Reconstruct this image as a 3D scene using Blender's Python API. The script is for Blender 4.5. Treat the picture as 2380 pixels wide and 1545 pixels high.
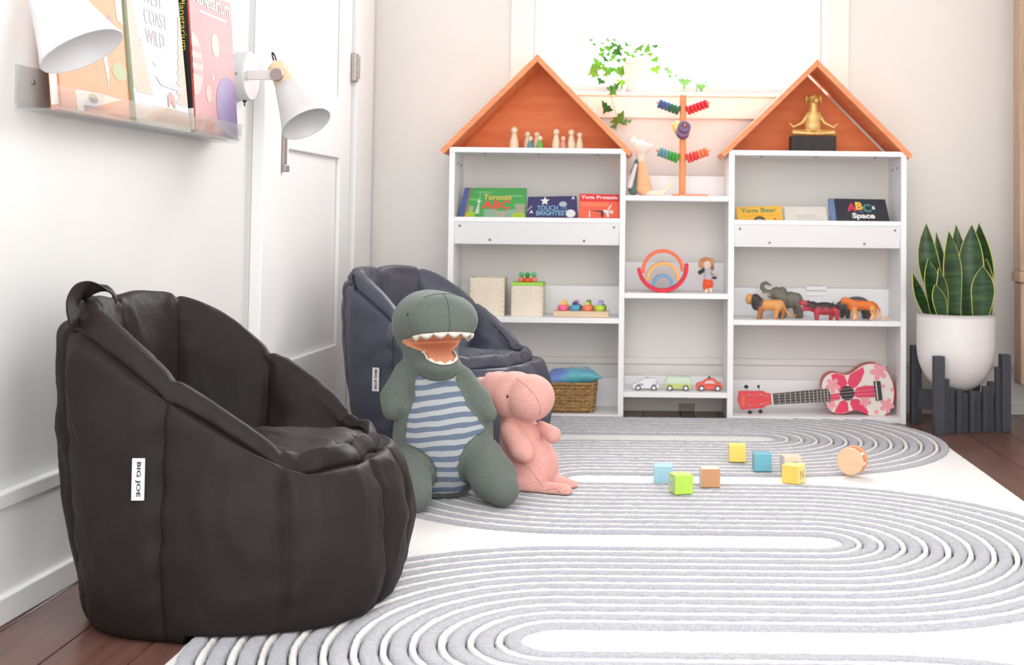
import bpy, bmesh, math, random
import numpy as np
from mathutils import Vector, Matrix, noise as mnoise

for o in list(bpy.data.objects):
    bpy.data.objects.remove(o, do_unlink=True)
scene = bpy.context.scene
COL = scene.collection
random.seed(4)
np.random.seed(4)
PI = math.pi

# ------------------------------------------------------------------ camera
F = 2950.0                      # focal length in pixels of the 2380 x 1545 frame
H = 0.664                       # eye height in metres
PITCH = math.radians(2.2)
ROLL = math.radians(0.62)
c_, s_ = math.cos(PITCH), math.sin(PITCH)
FWD = Vector((0, c_, s_))
UP0 = Vector((0, -s_, c_))
RT0 = Vector((1, 0, 0))
RT = RT0 * math.cos(ROLL) + UP0 * math.sin(ROLL)
UP = UP0 * math.cos(ROLL) - RT0 * math.sin(ROLL)
dY = Vector((0, 1, 0))
AX = 1480 - F * dY.dot(RT) / dY.dot(FWD)
AY = 517 + F * dY.dot(UP) / dY.dot(FWD)
CAM = Vector((0, 0, H))
cd = bpy.data.cameras.new('camera')
cam = bpy.data.objects.new('camera', cd)
COL.objects.link(cam)
cd.sensor_fit = 'HORIZONTAL'
cd.sensor_width = 36.0
cd.lens = F / 2380 * 36.0
cd.shift_x = -(AX - 1190) / 2380
cd.shift_y = (AY - 772.5) / 2380
cd.clip_start = 0.05
cam.matrix_world = Matrix(((RT.x, UP.x, -FWD.x, CAM.x), (RT.y, UP.y, -FWD.y, CAM.y),
                           (RT.z, UP.z, -FWD.z, CAM.z), (0, 0, 0, 1)))
cd.dof.use_dof = True
cd.dof.focus_distance = 2.7
cd.dof.aperture_fstop = 7.0
scene.camera = cam

# ------------------------------------------------------------------ light
world = bpy.data.worlds.new('sky')
scene.world = world
world.use_nodes = True
wb = world.node_tree.nodes['Background']
wb.inputs[0].default_value = (1.0, 1.0, 1.0, 1)
wb.inputs[1].default_value = 2.2

def area_light(name, loc, target, sx, sy, power, col=(1, 1, 1)):
    l = bpy.data.lights.new(name, 'AREA')
    l.shape = 'RECTANGLE'
    l.size, l.size_y, l.energy, l.color = sx, sy, power, col
    o = bpy.data.objects.new(name, l)
    COL.objects.link(o)
    o.location = loc
    o.rotation_euler = (Vector(target) - Vector(loc)).to_track_quat('-Z', 'Y').to_euler()
    return o
# daylight pouring in through the window of the back wall
area_light('window_daylight', (0.15, 5.15, 1.95), (0.3, 3.0, 0.0), 1.5, 1.5, 130, (1, 0.985, 0.965))
sun = bpy.data.lights.new('sun', 'SUN')
sun.energy = 0.25
sun.angle = math.radians(40)
sun.color = (1, 0.99, 0.98)
so = bpy.data.objects.new('sun', sun)
COL.objects.link(so)
so.rotation_euler = Vector((-0.72, -0.08, -0.72)).to_track_quat('-Z', 'Y').to_euler()

vs = scene.view_settings
vs.view_transform = 'Standard'
vs.look = 'None'
vs.gamma = 1
vs.use_curve_mapping = False
vs.exposure = 0.6

# ------------------------------------------------------------------ pixel helpers
def ray(px, py):
    return FWD + RT * ((px - AX) / F) - UP * ((py - AY) / F)
def PX(px, py, Y):              # point of that pixel on the plane y = Y
    d = ray(px, py)
    return CAM + d * (Y / d.y)
def PZ(px, py, z=0.0):          # point of that pixel on the plane z
    d = ray(px, py)
    return CAM + d * ((z - H) / d.z)
WT = Vector((0.042, 1, 0)).normalized()     # along the left wall
WN = Vector((1, -0.042, 0)).normalized()    # out of the left wall
def WL(Y, d, z):
    return Vector((-1.129 + 0.042 * Y, Y, 0)) + WN * d + Vector((0, 0, z))
def WY(px):
    return 3331.0 / (1604 - px)

# ------------------------------------------------------------------ colour and materials
def lin(c):
    out = []
    for v in c[:3]:
        v = v / 255.0
        out.append(v / 12.92 if v <= 0.04045 else ((v + 0.055) / 1.055) ** 2.4)
    return tuple(out)
def rgba(c):
    return lin(c) + (1.0,)

def mat(name, col, rough=0.6, metal=0.0, var=None, bump=None, sheen=0.0, spec=0.5, col2=None,
        stretch=(1, 1, 1), trans=0.0, coat=0.0, rot=(0, 0, 0)):
    m = bpy.data.materials.new(name)
    m.use_nodes = True
    nt = m.node_tree
    b = nt.nodes['Principled BSDF']
    b.inputs['Base Color'].default_value = rgba(col)
    b.inputs['Roughness'].default_value = rough
    b.inputs['Metallic'].default_value = metal
    b.inputs['Specular IOR Level'].default_value = spec
    b.inputs['Sheen Weight'].default_value = sheen
    b.inputs['Sheen Roughness'].default_value = 0.5
    b.inputs['Coat Weight'].default_value = coat
    if trans:
        b.inputs['Transmission Weight'].default_value = trans
    tc = mp = None
    if var or bump:
        tc = nt.nodes.new('ShaderNodeTexCoord')
        mp = nt.nodes.new('ShaderNodeMapping')
        mp.inputs['Scale'].default_value = stretch
        mp.inputs['Rotation'].default_value = rot
        nt.links.new(tc.outputs['Object'], mp.inputs['Vector'])
    if var:
        n = nt.nodes.new('ShaderNodeTexNoise')
        n.inputs['Scale'].default_value = var[0]
        n.inputs['Detail'].default_value = 5
        nt.links.new(mp.outputs[0], n.inputs['Vector'])
        r = nt.nodes.new('ShaderNodeValToRGB')
        r.color_ramp.elements[0].position = 0.3
        r.color_ramp.elements[1].position = 0.7
        c2 = col2 if col2 else tuple(max(0, v * (1 - var[1])) for v in col)
        r.color_ramp.elements[0].color = rgba(c2)
        r.color_ramp.elements[1].color = rgba(col)
        nt.links.new(n.outputs['Fac'], r.inputs['Fac'])
        nt.links.new(r.outputs['Color'], b.inputs['Base Color'])
    if bump:
        n2 = nt.nodes.new('ShaderNodeTexNoise')
        n2.inputs['Scale'].default_value = bump[0]
        n2.inputs['Detail'].default_value = 4
        nt.links.new(mp.outputs[0], n2.inputs['Vector'])
        bn = nt.nodes.new('ShaderNodeBump')
        bn.inputs['Strength'].default_value = bump[1]
        bn.inputs['Distance'].default_value = bump[2]
        nt.links.new(n2.outputs['Fac'], bn.inputs['Height'])
        nt.links.new(bn.outputs['Normal'], b.inputs['Normal'])
    return m

def attr_mat(name, rough=0.7, sheen=0.0, bump=None, metal=0.0):
    m = mat(name, (200, 200, 200), rough, metal, sheen=sheen, bump=bump)
    nt = m.node_tree
    a = nt.nodes.new('ShaderNodeAttribute')
    a.attribute_name = 'Col'
    nt.links.new(a.outputs['Color'], nt.nodes['Principled BSDF'].inputs['Base Color'])
    return m

def clear_mat(name, tint=(255, 255, 255), haze=0.05, rough=0.03):
    m = bpy.data.materials.new(name)
    m.use_nodes = True
    nt = m.node_tree
    for n in list(nt.nodes):
        nt.nodes.remove(n)
    out = nt.nodes.new('ShaderNodeOutputMaterial')
    t = nt.nodes.new('ShaderNodeBsdfTransparent')
    t.inputs[0].default_value = rgba(tint)
    g = nt.nodes.new('ShaderNodeBsdfGlossy')
    g.inputs['Roughness'].default_value = rough
    d = nt.nodes.new('ShaderNodeBsdfDiffuse')
    d.inputs[0].default_value = rgba((245, 245, 245))
    fr = nt.nodes.new('ShaderNodeLayerWeight')
    fr.inputs[0].default_value = 0.12
    m1 = nt.nodes.new('ShaderNodeMixShader')
    m2 = nt.nodes.new('ShaderNodeMixShader')
    m2.inputs[0].default_value = haze
    nt.links.new(fr.outputs['Facing'], m1.inputs[0])
    nt.links.new(t.outputs[0], m1.inputs[1])
    nt.links.new(g.outputs[0], m1.inputs[2])
    nt.links.new(m1.outputs[0], m2.inputs[1])
    nt.links.new(d.outputs[0], m2.inputs[2])
    nt.links.new(m2.outputs[0], out.inputs[0])
    return m

def leaf_mat(name, col, tcol, amount=0.5):
    m = mat(name, col, 0.45, var=(60, 0.25))
    nt = m.node_tree
    b = nt.nodes['Principled BSDF']
    out = [n for n in nt.nodes if n.type == 'OUTPUT_MATERIAL'][0]
    tr = nt.nodes.new('ShaderNodeBsdfTranslucent')
    tr.inputs[0].default_value = rgba(tcol)
    mx = nt.nodes.new('ShaderNodeMixShader')
    mx.inputs[0].default_value = amount
    nt.links.new(b.outputs[0], mx.inputs[1])
    nt.links.new(tr.outputs[0], mx.inputs[2])
    nt.links.new(mx.outputs[0], out.inputs[0])
    return m

M = {}
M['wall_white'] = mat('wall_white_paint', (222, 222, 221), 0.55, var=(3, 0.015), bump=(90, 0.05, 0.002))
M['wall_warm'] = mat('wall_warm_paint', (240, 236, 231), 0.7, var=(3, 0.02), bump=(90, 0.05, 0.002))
M['trim'] = mat('trim_paint', (242, 242, 242), 0.35)
M['casing'] = mat('window_casing', (253, 245, 236), 0.45, var=(4, 0.02))
M['floor'] = mat('dark_floor', (122, 85, 75), 0.28, var=(14, 0.25), bump=(40, 0.08, 0.002), stretch=(3, 0.35, 1))
M['groove'] = mat('floor_groove', (38, 24, 20), 0.7)
M['shelf'] = mat('white_laminate', (247, 247, 248), 0.4, var=(6, 0.01))
M['metal_dot'] = mat('screw_metal', (150, 148, 146), 0.4, 0.7)
M['roof'] = mat('orange_wood', (244, 160, 110), 0.5, var=(9, 0.1), col2=(232, 140, 90), stretch=(1.2, 1.2, 6), bump=(30, 0.05, 0.002))
M['roof_back'] = mat('orange_wood_back', (242, 138, 78), 0.55, var=(7, 0.1), col2=(230, 120, 60), stretch=(1, 1, 6), rot=(0, -0.6, 0))
M['rug_backing_shade'] = mat('rug_backing_shade', (112, 104, 104), 0.95, var=(90, 0.2), bump=(420, 0.7, 0.004))  # backing colour between stripes, also darkened to stand in for groove shade
M['rug_white'] = mat('rug_ivory_pile', (245, 243, 240), 0.95, var=(160, 0.06), bump=(420, 0.7, 0.004), sheen=0.3)
M['rug_grey'] = mat('rug_grey_pile', (196, 197, 205), 0.95, var=(200, 0.14), bump=(420, 0.9, 0.005), sheen=0.3)
M['bag_brown'] = mat('bag_charcoal_brown', (40, 34, 33), 0.6, var=(5, 0.12), bump=(14, 0.5, 0.012), spec=0.16, stretch=(1, 1, 0.7))
M['bag_blue'] = mat('bag_slate', (70, 72, 88), 0.45, var=(5, 0.12), bump=(14, 0.5, 0.012), stretch=(1, 1, 0.7))
M['tag'] = mat('woven_label', (228, 228, 232), 0.8)
M['ink'] = mat('black_ink', (28, 28, 32), 0.7)
M['white_metal'] = mat('lamp_white', (212, 211, 212), 0.35)
M['steel'] = mat('brushed_steel', (176, 170, 166), 0.35, 0.85, var=(40, 0.1), stretch=(1, 1, 12))
M['grey_arm'] = mat('lamp_arm_grey', (214, 209, 209), 0.4)
M['pine'] = mat('pale_pine', (233, 207, 173), 0.55, var=(16, 0.07), stretch=(1, 1, 5))
M['birch'] = mat('pale_birch', (238, 226, 206), 0.6, var=(16, 0.05), stretch=(5, 1, 1))
M['oak'] = mat('light_oak_trim', (203, 172, 146), 0.55, var=(10, 0.14), stretch=(8, 8, 0.6))
M['acrylic'] = clear_mat('clear_acrylic', (248, 250, 250), 0.10)
M['glass'] = clear_mat('window_glass', (252, 253, 255), 0.02)
M['black'] = mat('black_plastic', (30, 30, 32), 0.4)

_pc = {}
def paint(c, rough=0.5):
    k = tuple(c) + (rough,)
    if k not in _pc:
        _pc[k] = mat('paint_%02x%02x%02x' % tuple(int(v) for v in c[:3]), c, rough, var=(30, 0.03))
    return _pc[k]

# ------------------------------------------------------------------ object helpers
def setp(o, label=None, cat=None, group=None, kind=None):
    if label: o['label'] = label
    if cat: o['category'] = cat
    if group: o['group'] = group
    if kind: o['kind'] = kind
    return o

def thing(name, label, cat, loc=(0, 0, 0), group=None, rz=0.0):
    o = bpy.data.objects.new(name, None)
    o.empty_display_size = 0.05
    COL.objects.link(o)
    o.location = loc
    o.rotation_euler = (0, 0, rz)
    return setp(o, label, cat, group)

def root_of(o):
    while o.parent is not None:
        o = o.parent
    return o

def mesh_obj(name, verts, faces, m, parent=None, smooth=False, world=False, bevel=0, seg=2, sub=0, mats=None, fm=None,
             colors=None, label=None, kind=None, auto=None):
    if world and parent is not None:
        R = root_of(parent)
        inv = (Matrix.Translation(R.location) @ R.rotation_euler.to_matrix().to_4x4()).inverted()
        verts = [inv @ Vector(v) for v in verts]
    me = bpy.data.meshes.new(name)
    me.from_pydata([tuple(v) for v in verts], [], [tuple(f) for f in faces])
    for mm in (mats if mats else [m]):
        me.materials.append(mm)
    if fm is not None:
        me.polygons.foreach_set('material_index', fm)
    if smooth:
        me.polygons.foreach_set('use_smooth', [True] * len(me.polygons))
    if colors is not None:
        ca = me.color_attributes.new('Col', 'FLOAT_COLOR', 'POINT')
        arr = np.ones((len(verts), 4), dtype=np.float32)
        arr[:, :3] = colors
        ca.data.foreach_set('color', arr.ravel())
    me.update()
    bm = bmesh.new()
    bm.from_mesh(me)
    bmesh.ops.recalc_face_normals(bm, faces=bm.faces)
    bm.to_mesh(me)
    bm.free()
    o = bpy.data.objects.new(name, me)
    COL.objects.link(o)
    if parent is not None:
        o.parent = parent
    if bevel:
        b = o.modifiers.new('bevel', 'BEVEL')
        b.width = bevel
        b.segments = seg
        b.limit_method = 'ANGLE'
        b.angle_limit = math.radians(40)
        if smooth is False:
            pass
    if sub:
        s = o.modifiers.new('sub', 'SUBSURF')
        s.levels = sub
        s.render_levels = sub
    if label: o['label'] = label
    if kind: o['kind'] = kind
    return o

class MB:
    def __init__(self):
        self.v = []
        self.f = []
    def add(self, vs, fs):
        n = len(self.v)
        self.v += [Vector(p) for p in vs]
        self.f += [tuple(i + n for i in f) for f in fs]
        return self
    def box(self, lo, hi):
        x0, y0, z0 = lo
        x1, y1, z1 = hi
        return self.add([(x0, y0, z0), (x1, y0, z0), (x1, y1, z0), (x0, y1, z0), (x0, y0, z1), (x1, y0, z1), (x1, y1, z1), (x0, y1, z1)],
                        [(0, 3, 2, 1), (4, 5, 6, 7), (0, 1, 5, 4), (1, 2, 6, 5), (2, 3, 7, 6), (3, 0, 4, 7)])
    def hexa(self, a, b):       # two quads joined
        return self.add(list(a) + list(b), [(3, 2, 1, 0), (4, 5, 6, 7), (0, 1, 5, 4), (1, 2, 6, 5), (2, 3, 7, 6), (3, 0, 4, 7)])
    def prism(self, pts, off):  # polygon (list of points) extruded by the vector off
        n = len(pts)
        off = Vector(off)
        a = [Vector(p) for p in pts]
        b = [p + off for p in a]
        fs = [tuple(range(n)), tuple(range(2 * n - 1, n - 1, -1))]
        for i in range(n):
            j = (i + 1) % n
            fs.append((i, j, n + j, n + i))
        return self.add(a + b, fs)
    def lathe(self, prof, origin=(0, 0, 0), axis=(0, 0, 1), n=32, cap=True):
        ax = Vector(axis).normalized()
        e1 = ax.orthogonal().normalized()
        e2 = ax.cross(e1)
        O = Vector(origin)
        vs = []
        for r, h in prof:
            for k in range(n):
                a = 2 * PI * k / n
                vs.append(O + ax * h + (e1 * math.cos(a) + e2 * math.sin(a)) * r)
        fs = []
        for i in range(len(prof) - 1):
            for k in range(n):
                k2 = (k + 1) % n
                fs.append((i * n + k, i * n + k2, (i + 1) * n + k2, (i + 1) * n + k))
        if cap:
            if prof[0][0] > 1e-6:
                fs.append(tuple(range(n - 1, -1, -1)))
            if prof[-1][0] > 1e-6:
                L = (len(prof) - 1) * n
                fs.append(tuple(range(L, L + n)))
        return self.add(vs, fs)
    def tube(self, pts, rad, n=8, cap=True):
        pts = [Vector(p) for p in pts]
        rr = rad if isinstance(rad, (list, tuple)) else [rad] * len(pts)
        vs = []
        up = None
        for i, p in enumerate(pts):
            t = (pts[min(i + 1, len(pts) - 1)] - pts[max(i - 1, 0)]).normalized()
            if up is None:
                up = t.orthogonal().normalized()
            else:
                up = (up - t * up.dot(t))
                up = up.normalized() if up.length > 1e-6 else t.orthogonal().normalized()
            s = t.cross(up)
            for k in range(n):
                a = 2 * PI * k / n
                vs.append(p + (up * math.cos(a) + s * math.sin(a)) * rr[i])
        fs = []
        for i in range(len(pts) - 1):
            for k in range(n):
                k2 = (k + 1) % n
                fs.append((i * n + k, i * n + k2, (i + 1) * n + k2, (i + 1) * n + k))
        if cap:
            fs.append(tuple(range(n - 1, -1, -1)))
            L = (len(pts) - 1) * n
            fs.append(tuple(range(L, L + n)))
        return self.add(vs, fs)
    def ellip(self, c, r, n=16, m=10):
        vs = [(c[0], c[1], c[2] - r[2])]
        for i in range(1, m):
            t = PI * i / m
            for k in range(n):
                a = 2 * PI * k / n
                vs.append((c[0] + r[0] * math.sin(t) * math.cos(a), c[1] + r[1] * math.sin(t) * math.sin(a), c[2] - r[2] * math.cos(t)))
        vs.append((c[0], c[1], c[2] + r[2]))
        fs = [(0, 1 + (k + 1) % n, 1 + k) for k in range(n)]
        for i in range(m - 2):
            for k in range(n):
                k2 = (k + 1) % n
                fs.append((1 + i * n + k, 1 + i * n + k2, 1 + (i + 1) * n + k2, 1 + (i + 1) * n + k))
        L = 1 + (m - 2) * n
        fs += [(L + k, L + (k + 1) % n, len(vs) - 1) for k in range(n)]
        return self.add(vs, fs)
    def grid(self, P):          # P[i][j] points
        ni, nj = len(P), len(P[0])
        vs = [p for row in P for p in row]
        fs = [(i * nj + j, i * nj + j + 1, (i + 1) * nj + j + 1, (i + 1) * nj + j) for i in range(ni - 1) for j in range(nj - 1)]
        return self.add(vs, fs)
    def build(self, name, m, parent=None, **kw):
        return mesh_obj(name, self.v, self.f, m, parent, **kw)

def wbox(name, m, parent, lo, hi, **kw):    # box in world coordinates
    kw.setdefault('world', True)
    return MB().box(lo, hi).build(name, m, parent, **kw)

def copy_tree(o, parent=None):
    c = o.copy()
    COL.objects.link(c)
    c.parent = parent
    for ch in list(o.children):
        copy_tree(ch, c)
    return c

# text and flat print laid on a face described by fn(u, v, offset) -> world point
_tc = {}
def text_mesh(s, bold):
    k = (s, bold)
    if k not in _tc:
        cu = bpy.data.curves.new('t', 'FONT')
        cu.body = s
        cu.size = 1.0
        cu.offset = bold
        cu.resolution_u = 3
        ob = bpy.data.objects.new('t', cu)
        COL.objects.link(ob)
        dg = bpy.context.evaluated_depsgraph_get()
        me = bpy.data.meshes.new_from_object(ob.evaluated_get(dg))
        vs = [(v.co.x, v.co.y) for v in me.vertices]
        fs = [tuple(p.vertices) for p in me.polygons]
        bpy.data.objects.remove(ob, do_unlink=True)
        bpy.data.curves.remove(cu)
        bpy.data.meshes.remove(me)
        xs = [v[0] for v in vs]
        ys = [v[1] for v in vs]
        x0, x1, y0, y1 = min(xs), max(xs), min(ys), max(ys)
        vs = [((x - x0) / (x1 - x0), (y - y0) / (y1 - y0)) for x, y in vs]
        _tc[k] = (vs, fs)
    return _tc[k]
def text_on(fn, s, rect, m, parent, name='lettering', bold=0.0, off=0.0008, turn=0, slant=0.0):
    vs, fs = text_mesh(s, bold)
    u0, v0, u1, v1 = rect
    out = []
    for x, y in vs:
        if turn == -90:
            x, y = y, 1 - x
        elif turn == 90:
            x, y = 1 - y, x
        u = u0 + (u1 - u0) * x
        out.append(fn(u, v0 + (v1 - v0) * y + slant * (x - 0.5), off))
    return mesh_obj(name, out, fs, m, parent, world=True)
def poly_on(fn, pts, m, parent, name='print', off=0.0005):
    return mesh_obj(name, [fn(u, v, off) for u, v in pts], [tuple(range(len(pts)))], m, parent, world=True)
def ngon(cx, cy, rx, ry, n=20, a0=0.0):
    return [(cx + rx * math.cos(a0 + 2 * PI * k / n), cy + ry * math.sin(a0 + 2 * PI * k / n)) for k in range(n)]
def star(cx, cy, r1, r2, n=5, asp=1.0, a0=PI / 2):
    return [(cx + asp * (r1 if k % 2 == 0 else r2) * math.cos(a0 + PI * k / n), cy + (r1 if k % 2 == 0 else r2) * math.sin(a0 + PI * k / n)) for k in range(2 * n)]
def quad_fn(TL, TR, BR, BL):
    TL, TR, BR, BL = map(Vector, (TL, TR, BR, BL))
    nrm = (TR - TL).cross(TL - BL).normalized()
    if nrm.dot(CAM - TL) < 0:
        nrm = -nrm
    def fn(u, v, off=0.0):
        a = BL.lerp(BR, u)
        b = TL.lerp(TR, u)
        return a.lerp(b, v) + nrm * off
    fn.n = nrm
    return fn

# ------------------------------------------------------------------ smooth solids from distance functions
def sd_cone(P, a, b, ra, rb):
    a = np.array(a, float); b = np.array(b, float)
    ab = b - a
    t = np.clip(((P - a) @ ab) / max(ab @ ab, 1e-12), 0, 1)
    return np.linalg.norm(P - a - t[:, None] * ab, axis=1) - (ra + (rb - ra) * t)
def rotm(rx=0, ry=0, rz=0):
    return np.array(Matrix.Rotation(rz, 3, 'Z') @ Matrix.Rotation(ry, 3, 'Y') @ Matrix.Rotation(rx, 3, 'X'))
def sd_ell(P, c, r, R=None):
    p = P - np.array(c, float)
    if R is not None:
        p = p @ R
    r = np.array(r, float)
    k0 = np.linalg.norm(p / r, axis=1)
    k1 = np.linalg.norm(p / (r * r), axis=1) + 1e-9
    return k0 * (k0 - 1) / k1
def smin(a, b, k):
    h = np.clip(0.5 + 0.5 * (b - a) / k, 0, 1)
    return b + (a - b) * h - k * h * (1 - h)
def smax(a, b, k):
    return -smin(-a, -b, k)
def prim_d(P, p):
    if p[0] == 'c':
        return sd_cone(P, p[1], p[2], p[3], p[4])
    R = p[4] if len(p) > 4 and isinstance(p[4], np.ndarray) else None
    return sd_ell(P, p[1], p[2], R)
def prim_col(p):
    return p[5] if p[0] == 'c' else p[3]
def union(prims, k):
    def f(P):
        d = prim_d(P, prims[0])
        for p in prims[1:]:
            d = smin(d, prim_d(P, p), k)
        return d
    return f
def prim_colors(prims, V):
    D = np.stack([prim_d(V, p) for p in prims], 1)
    C = np.array([lin(prim_col(p)) for p in prims])
    w = np.exp(-(D - D.min(1, keepdims=True)) / (0.0025 if V.ptp() < 0.6 else 0.004)) if False else np.exp(-(D - D.min(1, keepdims=True)) / 0.0015)
    w /= w.sum(1, keepdims=True)
    return w @ C
def snet(f, lo, hi, h):
    xs = [np.arange(lo[i], hi[i] + h, h) for i in range(3)]
    G = np.stack(np.meshgrid(*xs, indexing='ij'), -1)
    sh = G.shape[:3]
    V = f(G.reshape(-1, 3)).reshape(sh)
    S = V < 0
    cs = tuple(s - 1 for s in sh)
    cnt = np.zeros(cs, int)
    offs = [(i, j, k) for i in (0, 1) for j in (0, 1) for k in (0, 1)]
    sl = lambda o: tuple(slice(o[i], o[i] + cs[i]) for i in range(3))
    for o in offs:
        cnt += S[sl(o)]
    act = (cnt > 0) & (cnt < 8)
    idx = -np.ones(cs, int)
    idx[act] = np.arange(act.sum())
    pos = np.zeros((act.sum(), 3))
    num = np.zeros(act.sum())
    for ax in range(3):
        for o in offs:
            if o[ax] == 1:
                continue
            o2 = list(o); o2[ax] = 1
            v0 = V[sl(o)][act]
            v1 = V[sl(tuple(o2))][act]
            mk = (v0 < 0) != (v1 < 0)
            t = np.where(mk, v0 / np.where(mk, v0 - v1, 1), 0)
            off = np.zeros((len(t), 3)) + np.array(o)
            off[:, ax] += t
            pos[mk] += off[mk]
            num += mk
    base = np.argwhere(act)
    verts = (base + pos / num[:, None]) * h + np.array(lo)
    faces = []
    for ax in range(3):
        a1, a2 = (ax + 1) % 3, (ax + 2) % 3
        s0 = [slice(None)] * 3; s1 = [slice(None)] * 3
        s0[ax] = slice(0, sh[ax] - 1); s1[ax] = slice(1, sh[ax])
        A = S[tuple(s0)]; B = S[tuple(s1)]
        e = np.argwhere(A != B)
        e = e[(e[:, a1] > 0) & (e[:, a2] > 0) & (e[:, a1] < sh[a1] - 1) & (e[:, a2] < sh[a2] - 1)]
        if len(e) == 0:
            continue
        q = []
        for d1, d2 in ((1, 1), (0, 1), (0, 0), (1, 0)):
            c = e.copy()
            c[:, a1] -= d1; c[:, a2] -= d2
            q.append(idx[c[:, 0], c[:, 1], c[:, 2]])
        q = np.stack(q, 1)
        flip = ~A[e[:, 0], e[:, 1], e[:, 2]]
        q[flip] = q[flip][:, ::-1]
        faces.append(q)
    faces = np.concatenate(faces)
    faces = faces[(faces >= 0).all(1)]
    return verts, faces
def bounds(prims, pad):
    lo = np.full(3, 1e9); hi = np.full(3, -1e9)
    for p in prims:
        if p[0] == 'c':
            for q, r in ((p[1], p[3]), (p[2], p[4])):
                lo = np.minimum(lo, np.array(q) - r); hi = np.maximum(hi, np.array(q) + r)
        else:
            r = max(p[2]) if (len(p) > 4 and isinstance(p[4], np.ndarray)) else np.array(p[2])
            lo = np.minimum(lo, np.array(p[1]) - r); hi = np.maximum(hi, np.array(p[1]) + r)
    return lo - pad, hi + pad
def blob(name, prims, k, h, m, parent, ground=True, paintfn=None, label=None, kind=None):
    f0 = union(prims, k)
    f = (lambda P: np.maximum(f0(P), -P[:, 2])) if ground else f0
    lo, hi = bounds(prims, 3 * h)
    V, Fc = snet(f, lo, hi, h)
    if ground:
        V[:, 2] = np.maximum(V[:, 2], 0.0)
    C = prim_colors(prims, V)
    if paintfn is not None:
        C = paintfn(V, C)
    return mesh_obj(name, V.tolist(), Fc.tolist(), m, parent, smooth=True, colors=C, label=label, kind=kind)
def sdf_part(name, f, lo, hi, h, m, parent, **kw):
    V, Fc = snet(f, lo, hi, h)
    return mesh_obj(name, V.tolist(), Fc.tolist(), m, parent, smooth=True, **kw)

# ================================================================== THE ROOM
YB = 4.52           # back wall
XR0 = 1.385
def struct(o):
    o['kind'] = 'structure'
    return o
fl = thing('floor', 'dark reddish brown wooden plank floor', None)
struct(fl)
MB().box((-1.7, 0.3, -0.06), (3.2, 4.75, -0.012)).build('subfloor', M['groove'], fl)
x = -1.66
while x < 3.1:
    mb = MB().box((x + 0.0012, 0.3, -0.02), (x + 0.129, 4.7, 0.0))
    mb.build('plank', M['floor'], fl, bevel=0.0012, seg=1)
    x += 0.13

# back wall with the window opening
wx0, wx1 = PX(1236, 150, YB).x, PX(1916, 150, YB).x
wz0, wz1 = PX(1570, 217, YB).z, 2.15
wb_ = MB()
wb_.box((-1.2, YB, 0), (wx0, YB + 0.14, 3.2))
wb_.box((wx1, YB, 0), (3.2, YB + 0.14, 3.2))
wb_.box((wx0, YB, 0), (wx1, YB + 0.14, wz0))
wb_.box((wx0, YB, wz1), (wx1, YB + 0.14, 3.2))
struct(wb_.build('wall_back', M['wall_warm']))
# left wall
def wl_box(y0, y1, d0, d1, z0, z1):
    return MB().hexa([WL(y0, d0, z0), WL(y1, d0, z0), WL(y1, d1, z0), WL(y0, d1, z0)],
                     [WL(y0, d0, z1), WL(y1, d0, z1), WL(y1, d1, z1), WL(y0, d1, z1)])
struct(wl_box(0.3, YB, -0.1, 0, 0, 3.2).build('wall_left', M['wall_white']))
struct(MB().box((-1.2, 1.3, 2.6), (XR0, YB + 0.14, 2.7)).build('ceiling_sky_block', M['trim']))  # unseen, added to cut top light so the sky lights the room frontally
# right wall, run forward out of view to block sky light, with oak casing
XR = 1.385
struct(MB().box((XR, 0.6, 0), (XR + 0.1, YB, 3.2)).build('wall_right', M['wall_warm']))
tr = thing('trim_1', 'light oak casing board on the right wall', None, (XR - 0.05, 4.3, 0.14))
struct(tr)
zc0 = PX(2368, 893, 4.3).z
zc1 = PX(2368, 655, 4.3).z
zc2 = PX(2368, 630, 4.3).z
wbox('lower_board', M['oak'], tr, (1.288, 4.26, zc0), (XR, 4.34, zc1), bevel=0.008)
wbox('ledge', M['oak'], tr, (1.282, 4.25, zc1), (XR, 4.35, zc2), bevel=0.004)
wbox('upper_board', M['oak'], tr, (1.286, 4.26, zc2), (XR, 4.34, 2.6), bevel=0.004)
# baseboards
bb = thing('baseboard_left', 'white stepped baseboard along the left wall', None, WL(1.8, 0, 0))
struct(bb)
Yd0 = WY(582)
for nm, d, z0, z1 in (('board', 0.012, 0, 0.188), ('shoe_moulding', 0.022, 0, 0.045), ('cap_moulding', 0.02, 0.188, 0.214)):
    b_ = wl_box(0.3, Yd0, 0, d, z0, z1)
    b_.build(nm, M['trim'], bb, world=True, bevel=0.003)
bb = thing('baseboard_back', 'stepped baseboard along the back wall', None, (0, YB, 0))
struct(bb)
for nm, d, z0, z1 in (('board', 0.01, 0, 0.165), ('shoe_moulding', 0.018, 0, 0.045), ('cap_moulding', 0.018, 0.165, 0.188)):
    wbox(nm, M['wall_warm'], bb, (WL(YB, 0, 0).x, YB - d, z0), (XR, YB, z1), bevel=0.003)
bb = thing('baseboard_right', 'stepped baseboard along the right wall', None, (XR, 2.5, 0))
struct(bb)
for nm, d, z0, z1 in (('board', 0.01, 0, 0.165), ('shoe_moulding', 0.018, 0, 0.045), ('cap_moulding', 0.018, 0.165, 0.188)):
    wbox(nm, M['wall_warm'], bb, (XR - d, 0.6, z0), (XR, 4.2, z1), bevel=0.003)
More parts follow.
